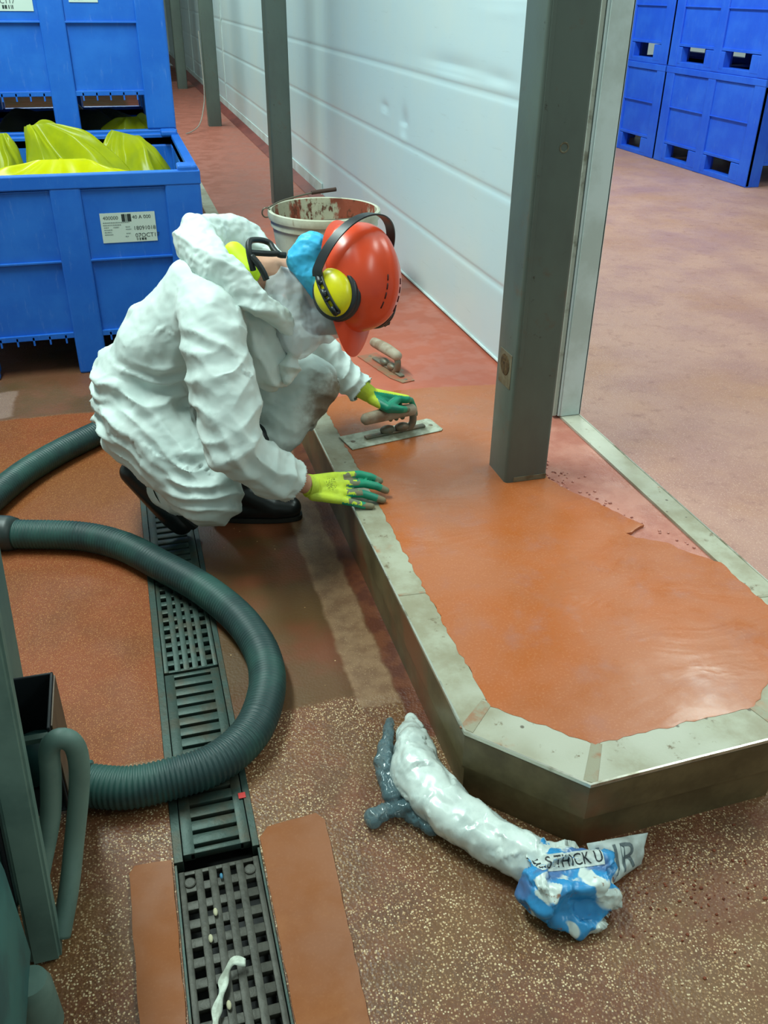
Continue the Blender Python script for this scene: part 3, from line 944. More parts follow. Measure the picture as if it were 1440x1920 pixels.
def pallet_box(name, label, loc, rotz, L, D, H, m, group, kind='legs', posts=None, teeth=True, hi=None):
    """Local frame: front face looks down -y, x along the front, z up."""
    t = root(name, label, 'pallet box', loc, rotz, group)
    hw = L / 2
    zb = 0.185 if kind == 'legs' else 0.20
    wl = MB()
    th = 0.022
    rec = 0.024
    # four walls, set back from the posts and ribs
    wl.box(-hw + rec, hw - rec, rec, rec + th, zb, H - 0.02)
    wl.box(-hw + rec, hw - rec, D - rec - th, D - rec, zb, H - 0.02)
    wl.box(-hw + rec, -hw + rec + th, rec + th, D - rec - th, zb, H - 0.02)
    wl.box(hw - rec - th, hw - rec, rec + th, D - rec - th, zb, H - 0.02)
    wl.box(-hw + rec + th, hw - rec - th, rec + th, D - rec - th, zb + 0.001, zb + 0.03)
    # rim
    b = MB()
    for (x0, x1, y0, y1) in ((-hw, hw, 0, 0.046), (-hw, hw, D - 0.046, D), (-hw, -hw + 0.046, 0.046, D - 0.046), (hw - 0.046, hw, 0.046, D - 0.046)):
        b.box(x0, x1, y0, y1, H - 0.062, H, bev=0.006)
    b.build('rim', m, t, local=True)
    # stacking lugs on the corners
    if hi:
        for sx in (-1, 1):
            for ya, yb in ((0.004, 0.10), (D - 0.10, D - 0.004)):
                b = MB(); b.box(sx * (hw - 0.055) - 0.045, sx * (hw - 0.055) + 0.045, ya, yb, H - 0.01, H + 0.022, bev=0.01)
                b.build('stacking_lug', m, t, local=True)
    # ribs: front, back, both sides (moulded into the walls)
    b = wl
    pw, cw = 0.165, 0.135
    rows = (0.535 / 0.91 * H, 0.842 / 0.91 * H)
    def on_face(face, a0, a1, z0, z1, out, bev=0.005):
        if face == 'f': b.box(a0, a1, out, rec + 0.004, z0, z1, bev=bev)
        if face == 'k': b.box(a0, a1, D - rec - 0.004, D - out, z0, z1, bev=bev)
        if face == 'l': b.box(-hw + out, -hw + rec + 0.004, a0, a1, z0, z1, bev=bev)
        if face == 'r': b.box(hw - rec - 0.004, hw - out, a0, a1, z0, z1, bev=bev)
    for face, a0, a1 in (('f', -hw, hw), ('k', -hw, hw), ('l', 0, D), ('r', 0, D)):
        mid = (a0 + a1) / 2
        for lo, hi_ in ((a0 + pw, mid - cw / 2), (mid + cw / 2, a1 - pw)):
            on_face(face, lo - 0.01, hi_ + 0.01, rows[0] - 0.004, rows[0] + 0.006, 0.006, 0.002)
            on_face(face, lo - 0.01, hi_ + 0.01, rows[1] - 0.004, rows[1] + 0.004, 0.012, 0.002)
            # the lower half of each panel stands a touch further back: a shallow step plate above it
            on_face(face, lo - 0.01, hi_ + 0.01, rows[0] + 0.004, rows[1], 0.017, 0.002)
            if teeth:
                k = max(3, int((hi_ - lo) / 0.068))
                for q in range(k):
                    xx = lo + (q + 0.5) * (hi_ - lo) / k
                    on_face(face, xx - 0.004, xx + 0.004, zb - 0.028, zb + 0.012, 0.010, 0.0)
            on_face(face, lo - 0.005, hi_ + 0.005, zb - 0.004, zb + 0.022, 0.010, 0.002)
    if kind == 'skids':
        for sgn in (-1, 1):
            c0 = cw / 2 if sgn > 0 else -hw + pw
            c1 = hw - pw if sgn > 0 else -cw / 2
            w_ = (c1 - c0)
            b.box(c0 - 0.004, c0 + w_ * 0.10, 0.007, 0.09, 0.03, 0.19, bev=0.006)
            b.box(c1 - w_ * 0.22, c1 + 0.004, 0.007, 0.09, 0.03, 0.19, bev=0.006)
    b.build('wall', m, t, local=True)
    # posts that run down into the feet
    def post(x0, x1, y0, y1, z0=0.0):
        q = MB(); q.box(x0, x1, y0, y1, z0, H - 0.055, bev=0.010); q.build('leg', m, t, local=True)
    for sx in (-1, 1):
        for (y0, y1) in ((0.003, pw), (D - pw, D - 0.003)):
            a, c = (-hw + 0.003, -hw + pw) if sx < 0 else (hw - pw, hw - 0.003)
            q = MB()
            # an L of two leaves, so that the box stays hollow inside
            q.box(a, c, y0 if y0 < D / 2 else y1 - 0.05, (y0 + 0.05) if y0 < D / 2 else y1, 0.0, H - 0.055, bev=0.010)
            xa, xc = (a, a + 0.05) if sx < 0 else (c - 0.05, c)
            q.box(xa, xc, y0 + 0.008 if y0 < D / 2 else y0, y1 if y0 < D / 2 else y1 - 0.008, 0.0, H - 0.055, bev=0.004)
            if kind == 'legs' or True:
                q.box(a + 0.008, c - 0.008, y0 + 0.010, y1 - 0.010, 0.001, zb, bev=0.004)
            q.build('leg', m, t, local=True)
    for (y0, y1) in ((0.003, 0.05), (D - 0.05, D - 0.003)):
        q = MB(); q.box(-cw / 2, cw / 2, y0, y1, 0.0, H - 0.055, bev=0.010); q.box(-cw / 2 + 0.006, cw / 2 - 0.006, min(y0, D - pw) + 0.008, (max(y1, pw) if y0 < D / 2 else y1) - 0.008, 0.001, zb, bev=0.004); q.build('leg', m, t, local=True)
    for sx in (-1, 1):
        xa, xc = (-hw + 0.003, -hw + 0.05) if sx < 0 else (hw - 0.05, hw - 0.003)
        q = MB(); q.box(xa, xc, D / 2 - cw / 2, D / 2 + cw / 2, 0.0, H - 0.055, bev=0.010); q.box(min(xa, hw - pw) + 0.008, (max(xc, -hw + pw) if sx < 0 else xc) - 0.008, D / 2 - cw / 2 + 0.006, D / 2 + cw / 2 - 0.006, 0.001, zb, bev=0.004); q.build('leg', m, t, local=True)
    if kind == 'skids':
        for yy in (0.009, D - 0.12):
            q = MB(); q.box(-hw + 0.01, hw - 0.01, yy, yy + 0.108, 0.0, 0.052, bev=0.006); q.build('skid', m, t, local=True)
    return t

def sticker(parent, x0, x1, z0, z1, lines, bars, faint, y=-0.003, rot=0.0, fy=0.0):
    """Paper label on the box's front panel (parent's local frame)."""
    b = MB(); b.box(x0, x1, y, y + 0.0012, z0, z1)
    o = b.build('label', M_label, parent, local=True)
    W_, H_ = x1 - x0, z1 - z0
    ink = MB()
    for body, u, v, size in lines:
        V, F = text_vf(body, size * H_)
        ink.add([(x0 + u * W_ + p[0], y - 0.0006, z0 + v * H_ + p[1]) for p in V], F)
    for u0_, u1_, v0_, v1_, k in bars:
        rs = random.Random(int(u0_ * 1000) + k)
        for q in range(k):
            if rs.random() < 0.7:
                a = x0 + W_ * (u0_ + (u1_ - u0_) * q / k); w_ = W_ * (u1_ - u0_) / k * rs.choice((0.5, 0.8, 1.0))
                ink.box(a, a + w_, y - 0.0008, y - 0.0002, z0 + v0_ * H_, z0 + v1_ * H_)
    ink.build('lettering', M_ink, o, local=True)
    fb = MB()
    for u, v, u2 in faint:
        rs = random.Random(int(u * 100 + v * 1000)); a = u
        while a < u2:
            w_ = rs.uniform(0.012, 0.035)
            fb.box(x0 + a * W_, x0 + min(a + w_, u2) * W_, y - 0.0007, y - 0.0002, z0 + v * H_, z0 + (v + 0.035) * H_)
            a += w_ + 0.008
    fb.build('small_print', M_ink2, o, local=True)
    return o

BH, BL, BD = 0.925, 1.20, 1.25
BCX = -0.236
g1 = 'blue pallet boxes behind the worker'
front = pallet_box('pallet_box', 'open blue pallet box full of yellow film, on the floor behind the worker', (BCX, 4.325, 0), 0, BL, BD, BH, M_blue, g1, hi=True)
sticker(front, -0.104 - BCX, 0.141 - BCX, 0.618, 0.751,
        [('400000', 0.05, 0.78, 0.17), ('40 A 000', 0.58, 0.78, 0.17), ('18091018', 0.58, 0.40, 0.19), ('07OCT17', 0.60, 0.15, 0.20)],
        [(0.38, 0.56, 0.70, 0.95, 22), (0.62, 0.80, 0.05, 0.13, 18)],
        [(0.04, 0.66, 0.52), (0.04, 0.58, 0.36), (0.05, 0.50, 0.14), (0.22, 0.50, 0.32), (0.05, 0.42, 0.2), (0.05, 0.34, 0.18), (0.05, 0.26, 0.2), (0.44, 0.5, 0.52), (0.44, 0.42, 0.54), (0.44, 0.28, 0.52), (0.42, 0.18, 0.48)], y=0.0135)
low = pallet_box('pallet_box', 'lower blue pallet box of the rear stack, hidden behind the open one', (BCX + 0.005, 5.70, 0), 0, BL, BD, BH, M_blue, g1)
upp = pallet_box('pallet_box', 'upper blue pallet box of the rear stack, top left of the photo', (BCX + 0.005, 5.70, BH + 0.001), 0, BL, BD, BH, M_blue, g1)
sticker(upp, -0.58, -0.085, 0.595, 0.72, [('07OCT17', 0.55, 0.28, 0.26)], [(0.55, 0.80, 0.08, 0.22, 20)], [(0.1, 0.6, 0.4), (0.1, 0.4, 0.4)], y=0.0135)
sticker(upp, 0.10, 0.25, 0.638, 0.74, [('18091018', 0.35, 0.5, 0.2)], [(0.1, 0.5, 0.1, 0.3, 20)], [(0.1, 0.7, 0.4)], y=0.0135)

RH, RL, RD = 0.955, 1.72, 1.25
g2 = 'royal blue pallet boxes stacked in the hall on the right'
def right_box(y, z, label):
    return pallet_box('pallet_box', label, (5.90, y, z), -PI / 2, RL, RD, RH, M_blue_r, g2, kind='skids', teeth=False)
RA = 7.755 + RL / 2
RB = 7.755 + RL * 1.5 + 0.03
right_box(RA, 0, 'lower royal blue box of the nearer right-hand stack')
right_box(RA, RH + 0.001, 'upper royal blue box of the nearer right-hand stack, cut by the top edge')
right_box(RB, 0, 'lower royal blue box of the farther right-hand stack, partly behind the white wall end')
right_box(RB, RH + 0.001, 'upper royal blue box of the farther right-hand stack, partly behind the white wall end')

# ---------------------------------------------------------------- yellow film
def film_mat(name, a, b_, trans=0.5, see=0.0):
    t = NT(name)
    c = t.mix(t.ramp(t.noise(6, 4, 0.6), 0.35, 0.65), rgba(a), rgba(b_))
    t.color(c); t.set(0.3, 0, 0.5)
    tr = t.n('ShaderNodeBsdfTranslucent'); t.l(c, tr.inputs[0])
    mx = t.n('ShaderNodeMixShader'); mx.inputs[0].default_value = trans
    if see:
        tp = t.n('ShaderNodeBsdfTransparent'); tp.inputs[0].default_value = (*lin(a), 1)
        m2 = t.n('ShaderNodeMixShader'); m2.inputs[0].default_value = see
        t.l(mx.outputs[0], m2.inputs[1]); t.l(tp.outputs[0], m2.inputs[2])
    t.l(t.b.outputs[0], mx.inputs[1]); t.l(tr.outputs[0], mx.inputs[2]); t.l((m2 if see else mx).outputs[0], t.out.inputs[0])
    return t.m
M_yel = film_mat('yellow_film', (240, 238, 6), (228, 228, 12))
M_yel2 = film_mat('yellow_film_thin', (222, 226, 30), (196, 206, 44), 0.5, 0.28)
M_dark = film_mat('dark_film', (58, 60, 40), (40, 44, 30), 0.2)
def film(name, label, A, B, cx, cy, rx, ry, zs, zb, m, seed, amp=0.05):
    """Sheet of film hung over the ridge A-B and falling in folds to an oval round its foot."""
    A, B = np.array(A), np.array(B)
    nt, nr = 120, 34
    rs = np.random.RandomState(seed)
    ks = [3, 5, 8, 13, 19]; ph = rs.uniform(0, 6.28, 5); am = np.array([0.9, 0.7, 0.30, 0.12, 0.05]) * rs.uniform(0.6, 1.2, 5)
    V, F = [], []
    for i in range(nr + 1):
        t = i / nr
        for k in range(nt):
            th = 2 * PI * k / nt
            top = A + (B - A) * (0.5 + 0.5 * math.cos(th))
            f = sum(a_ * (1 - abs(math.sin((q * th + p_) / 2))) for q, p_, a_ in zip(ks, ph, am)) - 1.0
            rim = np.array((cx + rx * math.cos(th) * (1 + 0.05 * f), cy + ry * math.sin(th) * (1 + 0.05 * f), zs + amp * 0.6 * f))
            if t < 0.78:
                u = t / 0.78
                p = top * (1 - u) + rim * u
                p[2] += (0.30 * (top[2] - zs)) * math.sin(PI * u) * (0.75 + 0.4 * f) + amp * f * math.sin(PI * min(u, 0.75)) * 0.9
            else:
                u = (t - 0.78) / 0.22
                p = rim.copy(); p[2] = rim[2] * (1 - u) + zb * u
            n3 = Vector(p) * 9
            p = p + np.array((noise.noise(n3), noise.noise(n3 + Vector((7, 1, 3))), noise.noise(n3 + Vector((2, 9, 5))) )) * 0.014 * min(1, 3 * t)
            p[2] = max(p[2], zb)
            V.append(p)
    for i in range(nr):
        for k in range(nt):
            F.append((i * nt + k, i * nt + (k + 1) % nt, (i + 1) * nt + (k + 1) % nt, (i + 1) * nt + k))
    o = link(name, V, F, m, smooth=True)
    tag(o, label, 'plastic film', 'plastic film in the blue boxes')
    return o
ZB = 0.222
film('yellow_film', 'bright yellow plastic film heaped along the front of the open box', (-0.36, 4.72, 0.93), (-0.14, 4.72, 0.93), -0.245, 4.66, 0.47, 0.25, 0.84, ZB, M_yel, 1, 0.06)
film('yellow_film', 'tall yellow film hood rising highest out of the open box', (-0.41, 4.98, 1.045), (-0.30, 4.98, 1.06), -0.17, 4.95, 0.27, 0.26, 0.80, ZB, M_yel2, 12, 0.05)
film('yellow_film', 'olive yellow film bulging at the right end of the open box', (0.00, 5.22, 0.99), (0.15, 5.18, 0.955), 0.10, 5.16, 0.20, 0.27, 0.78, ZB, M_yel2, 23, 0.04)
film('yellow_film', 'olive yellow film at the left frame edge of the open box', (-0.62, 5.20, 0.99), (-0.53, 5.20, 0.99), -0.60, 5.18, 0.15, 0.26, 0.78, ZB, M_yel2, 34, 0.04)
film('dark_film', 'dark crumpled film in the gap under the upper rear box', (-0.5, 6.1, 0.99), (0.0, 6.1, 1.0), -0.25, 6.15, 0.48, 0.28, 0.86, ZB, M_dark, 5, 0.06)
film('green_film', 'greenish film in the gap under the right half of the upper rear box', (0.06, 5.90, 0.97), (0.16, 5.90, 0.975), 0.10, 5.92, 0.16, 0.10, 0.90, ZB, M_yel2, 46, 0.03)

# ---------------------------------------------------------------- mixing bucket
def bucket_mat():
    t = NT('bucket_plastic')
    c = t.mix(t.ramp(t.noise(5, 5, 0.6), 0.4, 0.68), rgba((206, 206, 184)), rgba((176, 172, 148)))
    c = t.mix(t.ramp(t.noise(20, 5, 0.7, t.mapping((1, 1, 0.3))), 0.6, 0.75), c, rgba((156, 140, 112)))
    t.color(c); t.set(0.45, 0, 0.5)
    return t.m
def residue_mat():
    t = NT('bucket_residue')
    v = t.mapping((1, 1, 0.45))
    c = t.mix(t.ramp(t.noise(9, 5, 0.65, v), 0.44, 0.52), rgba((150, 74, 52)), rgba((190, 186, 160)))
    c = t.mix(t.ramp(t.noise(24, 5, 0.7, v), 0.55, 0.62), c, rgba((104, 56, 36)))
    t.color(c); t.set(0.5, 0, 0.5); t.bump(t.noise(30, 4), 0.4, 0.006)
    return t.m
BX, BY = 1.012, 4.66
bk = root('mixing_bucket', 'large off-white mixing bucket with resin residue inside and wire handle', 'bucket', (BX, BY, SZ), 0)
TB = Matrix.Translation((BX, BY, SZ))
R0, R1, HB = 0.225, 0.278, 0.46
b = MB(); b.lathe([(0.0, 0.001), (R0, 0.001), (R1 - 0.006, HB - 0.075), (R1 + 0.003, HB - 0.075), (R1 + 0.003, HB - 0.068), (R1 + 0.0, HB - 0.04), (R1 + 0.013, HB - 0.038), (R1 + 0.017, HB - 0.02), (R1 + 0.014, HB), (R1 + 0.004, HB + 0.004), (R1 - 0.004, HB)], 64, TB)
b.build('shell', bucket_mat(), bk, autosmooth=40)
b = MB(); b.lathe([(R1 - 0.004, HB), (R1 - 0.012, HB - 0.06), (R0 - 0.008, 0.02), (0.0, 0.018)], 64, TB)
b.build('inner_residue', residue_mat(), bk, autosmooth=40)
M_wire = simple('handle_wire', (120, 112, 96), 0.4, 0.6)
M_grip = simple('dirty_grip', (76, 52, 44), 0.7)
a0 = math.radians(200)
pth = []
for k in range(33):
    a = math.radians(188) + math.radians(172) * k / 32     # rests along the front of the rim
    pth.append((BX + 0.262 * math.cos(a), BY + 0.235 * math.sin(a), SZ + HB - 0.035 + 0.03 * math.sin(PI * k / 32)))
b = MB(); b.tube(pth, 0.0035, 8)
a = math.radians(175)
coil = [(BX - 0.30 + 0.022 * math.cos(q), BY + 0.02 + 0.004 * q / 6, SZ + HB - 0.01 + 0.024 * math.sin(q)) for q in np.linspace(0, 4 * PI, 40)]
b.tube(coil, 0.0035, 8)
b.tube(catmull([(BX - 0.285, BY + 0.04, SZ + HB + 0.012), (BX - 0.185, BY + 0.12, SZ + HB + 0.03), (BX - 0.005, BY + 0.20, SZ + HB + 0.045), (BX + 0.095, BY + 0.22, SZ + HB + 0.05)], 0.02), 0.0045, 8)
b.build('wire_handle', M_wire, bk, smooth=True)
b = MB(); b.tube(catmull([(BX - 0.025, BY + 0.195, SZ + HB + 0.045), (BX + 0.045, BY + 0.21, SZ + HB + 0.048), (BX + 0.115, BY + 0.22, SZ + HB + 0.052)], 0.01), 0.011, 10)
b.build('handle_grip', M_grip, bk, smooth=True)

# ================================================================== HOSE
M_hose = simple('hose_rubber', (44, 80, 74), 0.5, 0, 0.45, (34, 58, 58), 5, (0.4, 0.65))
HR = 0.050
hp = [(-0.02, 3.72), (-0.161, 3.56), (-0.345, 3.385), (-0.470, 3.24), (-0.560, 3.09), (-0.64, 2.92), (-0.72, 2.78), (-0.78, 2.70)]
def hose(name, label, pts, zf, loc):
    P = catmull([(x, y, z) for (x, y), z in zip(pts, zf)], 0.0028)
    s = np.concatenate([[0], np.cumsum(np.linalg.norm(np.diff(P, axis=0), axis=1))])
    r = HR - 0.0016 + 0.0020 * np.sin(s * 2 * PI / 0.0115)
    V, F = tube_vf(P, r, 20)
    return V, F
hz = root('suction_hose', 'thick dark green ribbed suction hose curling across the floor and drain', 'hose', (0, 2.2, 0))
V, F = hose('', '', hp, [HR] * 8, None)
link('ribbed_tube', V, F, M_hose, hz, smooth=True)
hp2 = [(-0.74, 2.83), (-0.62, 2.80), (-0.488, 2.758), (-0.281, 2.690), (-0.144, 2.590), (-0.032, 2.446), (0.086, 2.279), (0.172, 2.105), (0.212, 1.94), (0.208, 1.803), (0.164, 1.675), (0.106, 1.598), (0.032, 1.550), (-0.053, 1.534), (-0.162, 1.532), (-0.262, 1.568)]
V, F = hose('', '', hp2, [HR, HR] + [HR + 0.002] * 14, None)
link('ribbed_tube', V, F, M_hose, hz, smooth=True)
M_cuff = simple('hose_cuff', (40, 52, 50), 0.45)
b = MB(); b.tube([(-0.60, 2.797, HR + 0.004), (-0.565, 2.785, HR + 0.004), (-0.51, 2.766, HR + 0.004), (-0.488, 2.758, HR + 0.004)], [HR + 0.004, HR + 0.010, HR + 0.010, HR + 0.004], 24)
b.build('cuff', M_cuff, hz, smooth=True)

# ================================================================== MACHINE AT THE LEFT EDGE
M_mach = simple('machine_body', (78, 104, 102), 0.55, 0, 0.4, (92, 116, 108), 4, (0.4, 0.65))
M_mach2 = simple('machine_frame', (104, 128, 118), 0.5, 0, 0.45, (84, 108, 100), 6, (0.4, 0.65))
M_mach3 = simple('machine_teal', (56, 106, 102), 0.5, 0, 0.45, (48, 84, 84), 6)
M_blk = simple('black_interior', (16, 20, 26), 0.6)
mc = root('industrial_vacuum', 'dark green-grey wheeled vacuum machine cut off by the left edge, hose plugged in', 'vacuum machine', (-0.5, 1.3, 0))
# leaning corner post of the body: it tips away towards the back as it rises
def lean(x, y, z):
    return (x + 0.03 * z, y + 0.145 * z, z)
def skew_box(bb, x0, x1, y0, y1, z0, z1, bev=0.01):
    vs_ = []
    V = [lean(x, y, z) for z in (z0, z1) for y in (y0, y1) for x in (x0, x1)]
    F = [(0, 2, 3, 1), (4, 5, 7, 6), (0, 1, 5, 4), (2, 6, 7, 3), (0, 4, 6, 2), (1, 3, 7, 5)]
    v, fs = bb.add(V, F)
    bmesh.ops.bevel(bb.bm, geom=list({e for f in fs for e in f.edges}), offset=bev, segments=3, affect='EDGES')
b = MB(); skew_box(b, -0.95, -0.355, 1.19, 1.62, 0.10, 1.02, 0.02); b.build('body', M_mach, mc, autosmooth=40)
b = MB(); skew_box(b, -0.362, -0.305, 1.165, 1.205, 0.005, 1.04, 0.006); skew_box(b, -0.95, -0.362, 1.165, 1.19, 0.94, 1.04, 0.006); b.build('corner_post', M_mach2, mc, autosmooth=40)
b = MB(); skew_box(b, -0.376, -0.368, 1.168, 1.18, 0.005, 1.0, 0.002); b.build('post_seam', M_blk, mc)
b = MB(); skew_box(b, -0.90, -0.40, 1.14, 1.192, 0.34, 0.9, 0.02); b.build('recessed_panel', M_mach, mc, autosmooth=40)
# lower tank in front
b = MB(); b.box(-0.85, -0.335, 0.88, 1.13, 0.11, 0.40, bev=0.03); b.build('lower_tank', M_mach3, mc, autosmooth=40)
b = MB(); b.lathe([(0.0, 0.0), (0.034, 0.0), (0.038, 0.01), (0.036, 0.12), (0.030, 0.14), (0.0, 0.142)], 24, Matrix.Translation((-0.335, 1.045, 0.0))); b.build('foot', M_mach2, mc, smooth=False, autosmooth=40)
# open bracket box behind the post
b = MB()
for (x0, x1, y0, y1, z0, z1) in ((-0.40, -0.262, 1.52, 1.526, 0.20, 0.43), (-0.268, -0.262, 1.36, 1.526, 0.20, 0.43), (-0.40, -0.262, 1.36, 1.526, 0.20, 0.206)):
    b.box(x0, x1, y0, y1, z0, z1, bev=0.002)
b.build('bracket_box', M_blk, mc)
b = MB(); b.box(-0.261, -0.2585, 1.37, 1.52, 0.20, 0.425); b.build('bracket_side', simple('rusty_brown', (104, 84, 66), 0.5, 0.2, 0.5, (84, 66, 54), 10), mc)
b = MB(); b.box(-0.36, -0.27, 1.42, 1.435, 0.34, 0.352); b.build('bracket_rail', M_mach2, mc)
# bent tube handle
hp3 = catmull([(-0.305, 1.20, 0.03), (-0.278, 1.255, 0.10), (-0.256, 1.30, 0.18), (-0.232, 1.32, 0.28), (-0.219, 1.325, 0.36), (-0.222, 1.325, 0.412), (-0.243, 1.325, 0.430), (-0.264, 1.325, 0.410), (-0.274, 1.32, 0.34), (-0.290, 1.305, 0.25), (-0.318, 1.27, 0.17), (-0.335, 1.23, 0.13)], 0.006)
b = MB(); b.tube(hp3, 0.020, 14); b.build('tube_handle', M_mach2, mc, smooth=True)
# hose inlet elbow
el = catmull([(-0.255, 1.566, 0.053), (-0.275, 1.572, 0.06), (-0.30, 1.57, 0.10), (-0.312, 1.55, 0.17), (-0.318, 1.50, 0.23), (-0.33, 1.46, 0.26)], 0.008)
b = MB(); b.tube(el, 0.056, 20); b.build('inlet_elbow', M_mach3, mc, smooth=True)

# ================================================================== PLASTIC BAGS UNDER THE PLINTH'S CORNER
def clear_bag_mat():
    t = NT('white_bag')
    t.color(t.mix(t.ramp(t.noise(14, 5, 0.65), 0.36, 0.66), rgba((222, 232, 226)), rgba((196, 208, 204))))
    t.set(0.22, 0, 0.55, 0.4)
    return t.m
M_wbag = clear_bag_mat()
M_film = NT('clear_film'); M_film.color(rgba((96, 124, 132))); M_film.set(0.15, 0, 0.6)
tr_ = M_film.n('ShaderNodeBsdfTransparent'); mx_ = M_film.n('ShaderNodeMixShader'); mx_.inputs[0].default_value = 0.4
M_film.l(M_film.b.outputs[0], mx_.inputs[1]); M_film.l(tr_.outputs[0], mx_.inputs[2]); M_film.l(mx_.outputs[0], M_film.out.inputs[0])
wb = root('plastic_sack', 'long white plastic sack tucked against the chamfered corner of the plinth', 'plastic bag', (0.52, 1.3, 0))
sh = [((0.545, 1.60, 0.025), 0.020, (0.520, 1.50, 0.05), 0.042), ((0.520, 1.50, 0.05), 0.044, (0.490, 1.40, 0.06), 0.062), ((0.490, 1.40, 0.06), 0.062, (0.530, 1.27, 0.058), 0.058),
      ((0.530, 1.27, 0.056), 0.056, (0.600, 1.175, 0.052), 0.053), ((0.600, 1.175, 0.052), 0.053, (0.665, 1.10, 0.052), 0.052)]
V, F = fuse([hull_cone(*s) for s in sh], 0.010, 2)
V[:, 2] = np.maximum(V[:, 2], 0.003)
X = crumple(V, F, lambda p, d: np.full(len(p), 1.12), 70, -0.008, 0.012, 0.16, 3, 0.004)
X, F = subdivide(X, F)
X = X + vnormals(X, F) * facets(X, 0.045, 0.22, 1.0, 7)[:, None]
X = crumple(X, F, lambda p, d: np.full(len(p), 1.05), 25, -0.004, 0.005, 0.03, 5, 0.001)
X[:, 2] = np.maximum(X[:, 2], 0.002)
link('sack', X, F, M_wbag, wb, smooth=True)
V, F = fuse([hull_cone((0.37, 1.322, 0.022), 0.020, (0.40, 1.335, 0.02), 0.016), hull_cone((0.40, 1.335, 0.02), 0.014, (0.45, 1.325, 0.03), 0.022), hull_cone((0.45, 1.325, 0.022), 0.018, (0.49, 1.26, 0.022), 0.016), hull_cone((0.49, 1.60, 0.03), 0.010, (0.43, 1.45, 0.05), 0.022), hull_cone((0.43, 1.45, 0.05), 0.022, (0.425, 1.36, 0.04), 0.02)], 0.005, 2)
X = crumple(V, F, lambda p, d: np.full(len(p), 1.25), 80, -0.004, 0.012, 0.08, 4, 0.003)
X[:, 2] = np.maximum(X[:, 2], 0.002)
link('loose_film', X, F, M_film.m, wb, smooth=True)

def blue_bag_mat():
    t = NT('blue_white_bag')
    n1 = t.noise(11, 2, 0.5, dist=0.5)
    c = t.mix(t.ramp(n1, 0.50, 0.53), rgba((52, 140, 196)), rgba((206, 216, 210)))
    c = t.mix(t.ramp(t.noise(24, 4, 0.65), 0.60, 0.68), c, rgba((140, 96, 72)))
    c = t.mix(t.ramp(t.noise(9, 3, 0.5, t.mapping(loc=(3, 3, 3))), 0.56, 0.66), c, rgba((74, 110, 160)))
    t.color(c); t.set(0.32, 0, 0.5)
    return t.m
bb = root('printed_bag', 'crumpled blue and white printed bag with black lettering under the plinth corner', 'plastic bag', (0.72, 1.0, 0))
sh = [((0.680, 1.075, 0.055), 0.052, (0.790, 1.050, 0.045), 0.040), ((0.655, 1.02, 0.055), 0.050, (0.755, 0.995, 0.05), 0.048), ((0.675, 0.985, 0.03), 0.03, (0.705, 0.962, 0.026), 0.026), ((0.745, 0.975, 0.03), 0.028, (0.735, 0.950, 0.022), 0.016)]
V, F = fuse([hull_cone(*s) for s in sh], 0.008, 2)
V, F = subdivide(V, F)
V = V + vnormals(V, F) * (facets(V, 0.050, 0.75, 2.0, 9) + 0.010 * sharp_noise(V, 14, 3.0))[:, None]
X = crumple(V, F, lambda p, d: np.full(len(p), 1.10), 40, -0.006, 0.008, 0.03, 8, 0.002)
X[:, 2] = np.maximum(X[:, 2], 0.002)
bag_V = X
link('crumpled_bag', X, F, blue_bag_mat(), bb, smooth=True)
M_bagw = simple('bag_white_print', (196, 206, 202), 0.4, 0, 0.5, (170, 176, 172), 20)
M_bagg = simple('bag_grey_print', (92, 104, 108), 0.45)
M_bagk = simple('bag_black_print', (22, 28, 34), 0.5)
def sheet_on(o, u, v, nu, nv, name, mat, parent, amp, seed, lift=0.0):
    """Slightly rumpled sheet spanned by o + s*u + t*v."""
    o, u, v = np.array(o), np.array(u), np.array(v)
    nn = np.cross(u, v); nn /= np.linalg.norm(nn)
    V, F = [], []
    for i in range(nu + 1):
        for j in range(nv + 1):
            p = o + u * i / nu + v * j / nv
            V.append(p + nn * (lift + amp * nz(p, 22, seed)))
    for i in range(nu):
        for j in range(nv):
            F.append((i * (nv + 1) + j, (i + 1) * (nv + 1) + j, (i + 1) * (nv + 1) + j + 1, i * (nv + 1) + j + 1))
    ob = link(name, V, F, mat, parent, smooth=True)
    md = ob.modifiers.new('s', 'SOLIDIFY'); md.thickness = 0.0012
    return ob, nn
def letters_on(body, size, o, u, v, nn, seed, amp, name, mat, parent, lift=0.0016, shear=0.0):
    V, F = text_vf(body, 1.0)
    V = np.array(V); o, u, v = np.array(o), np.array(u) / np.linalg.norm(u), np.array(v) / np.linalg.norm(v)
    W_ = []
    for p in V:
        q = o + u * (p[0] + shear * p[1]) * size + v * p[1] * size
        W_.append(q + nn * (lift + amp * nz(q, 22, seed)))
    link(name, W_, F, mat, parent)
# white band with black letters: laid onto the bag's own surface from above
from mathutils.bvhtree import BVHTree
bag_tree = BVHTree.FromPolygons([Vector(v) for v in bag_V], F)
down = Vector((-0.10, 0.45, -0.89)).normalized()
def drop(tree, p, lift):
    h, n_, i_, d_ = tree.ray_cast(Vector(p) - down * 0.3, down, 1.0)
    q = h if h is not None else Vector(p)
    return np.array(q - down * lift)
bo, bu, bv = np.array((0.640, 1.048, 0.08)), np.array((0.152, -0.016, 0.0)), np.array((0.004, 0.030, 0.016))
V, F2 = [], []
NU, NV = 60, 14
for i in range(NU + 1):
    for j in range(NV + 1):
        V.append(drop(bag_tree, bo + bu * i / NU + bv * j / NV, 0.0012))
V = np.array(V)
for i in range(NU):
    for j in range(NV):
        k = i * (NV + 1) + j; F2.append((k, k + NV + 1, k + NV + 2, k + 1))
ob = link('white_band', V, F2, M_bagw, bb, smooth=True)
tv, tf_ = text_vf('E S THICK U', 1.0)
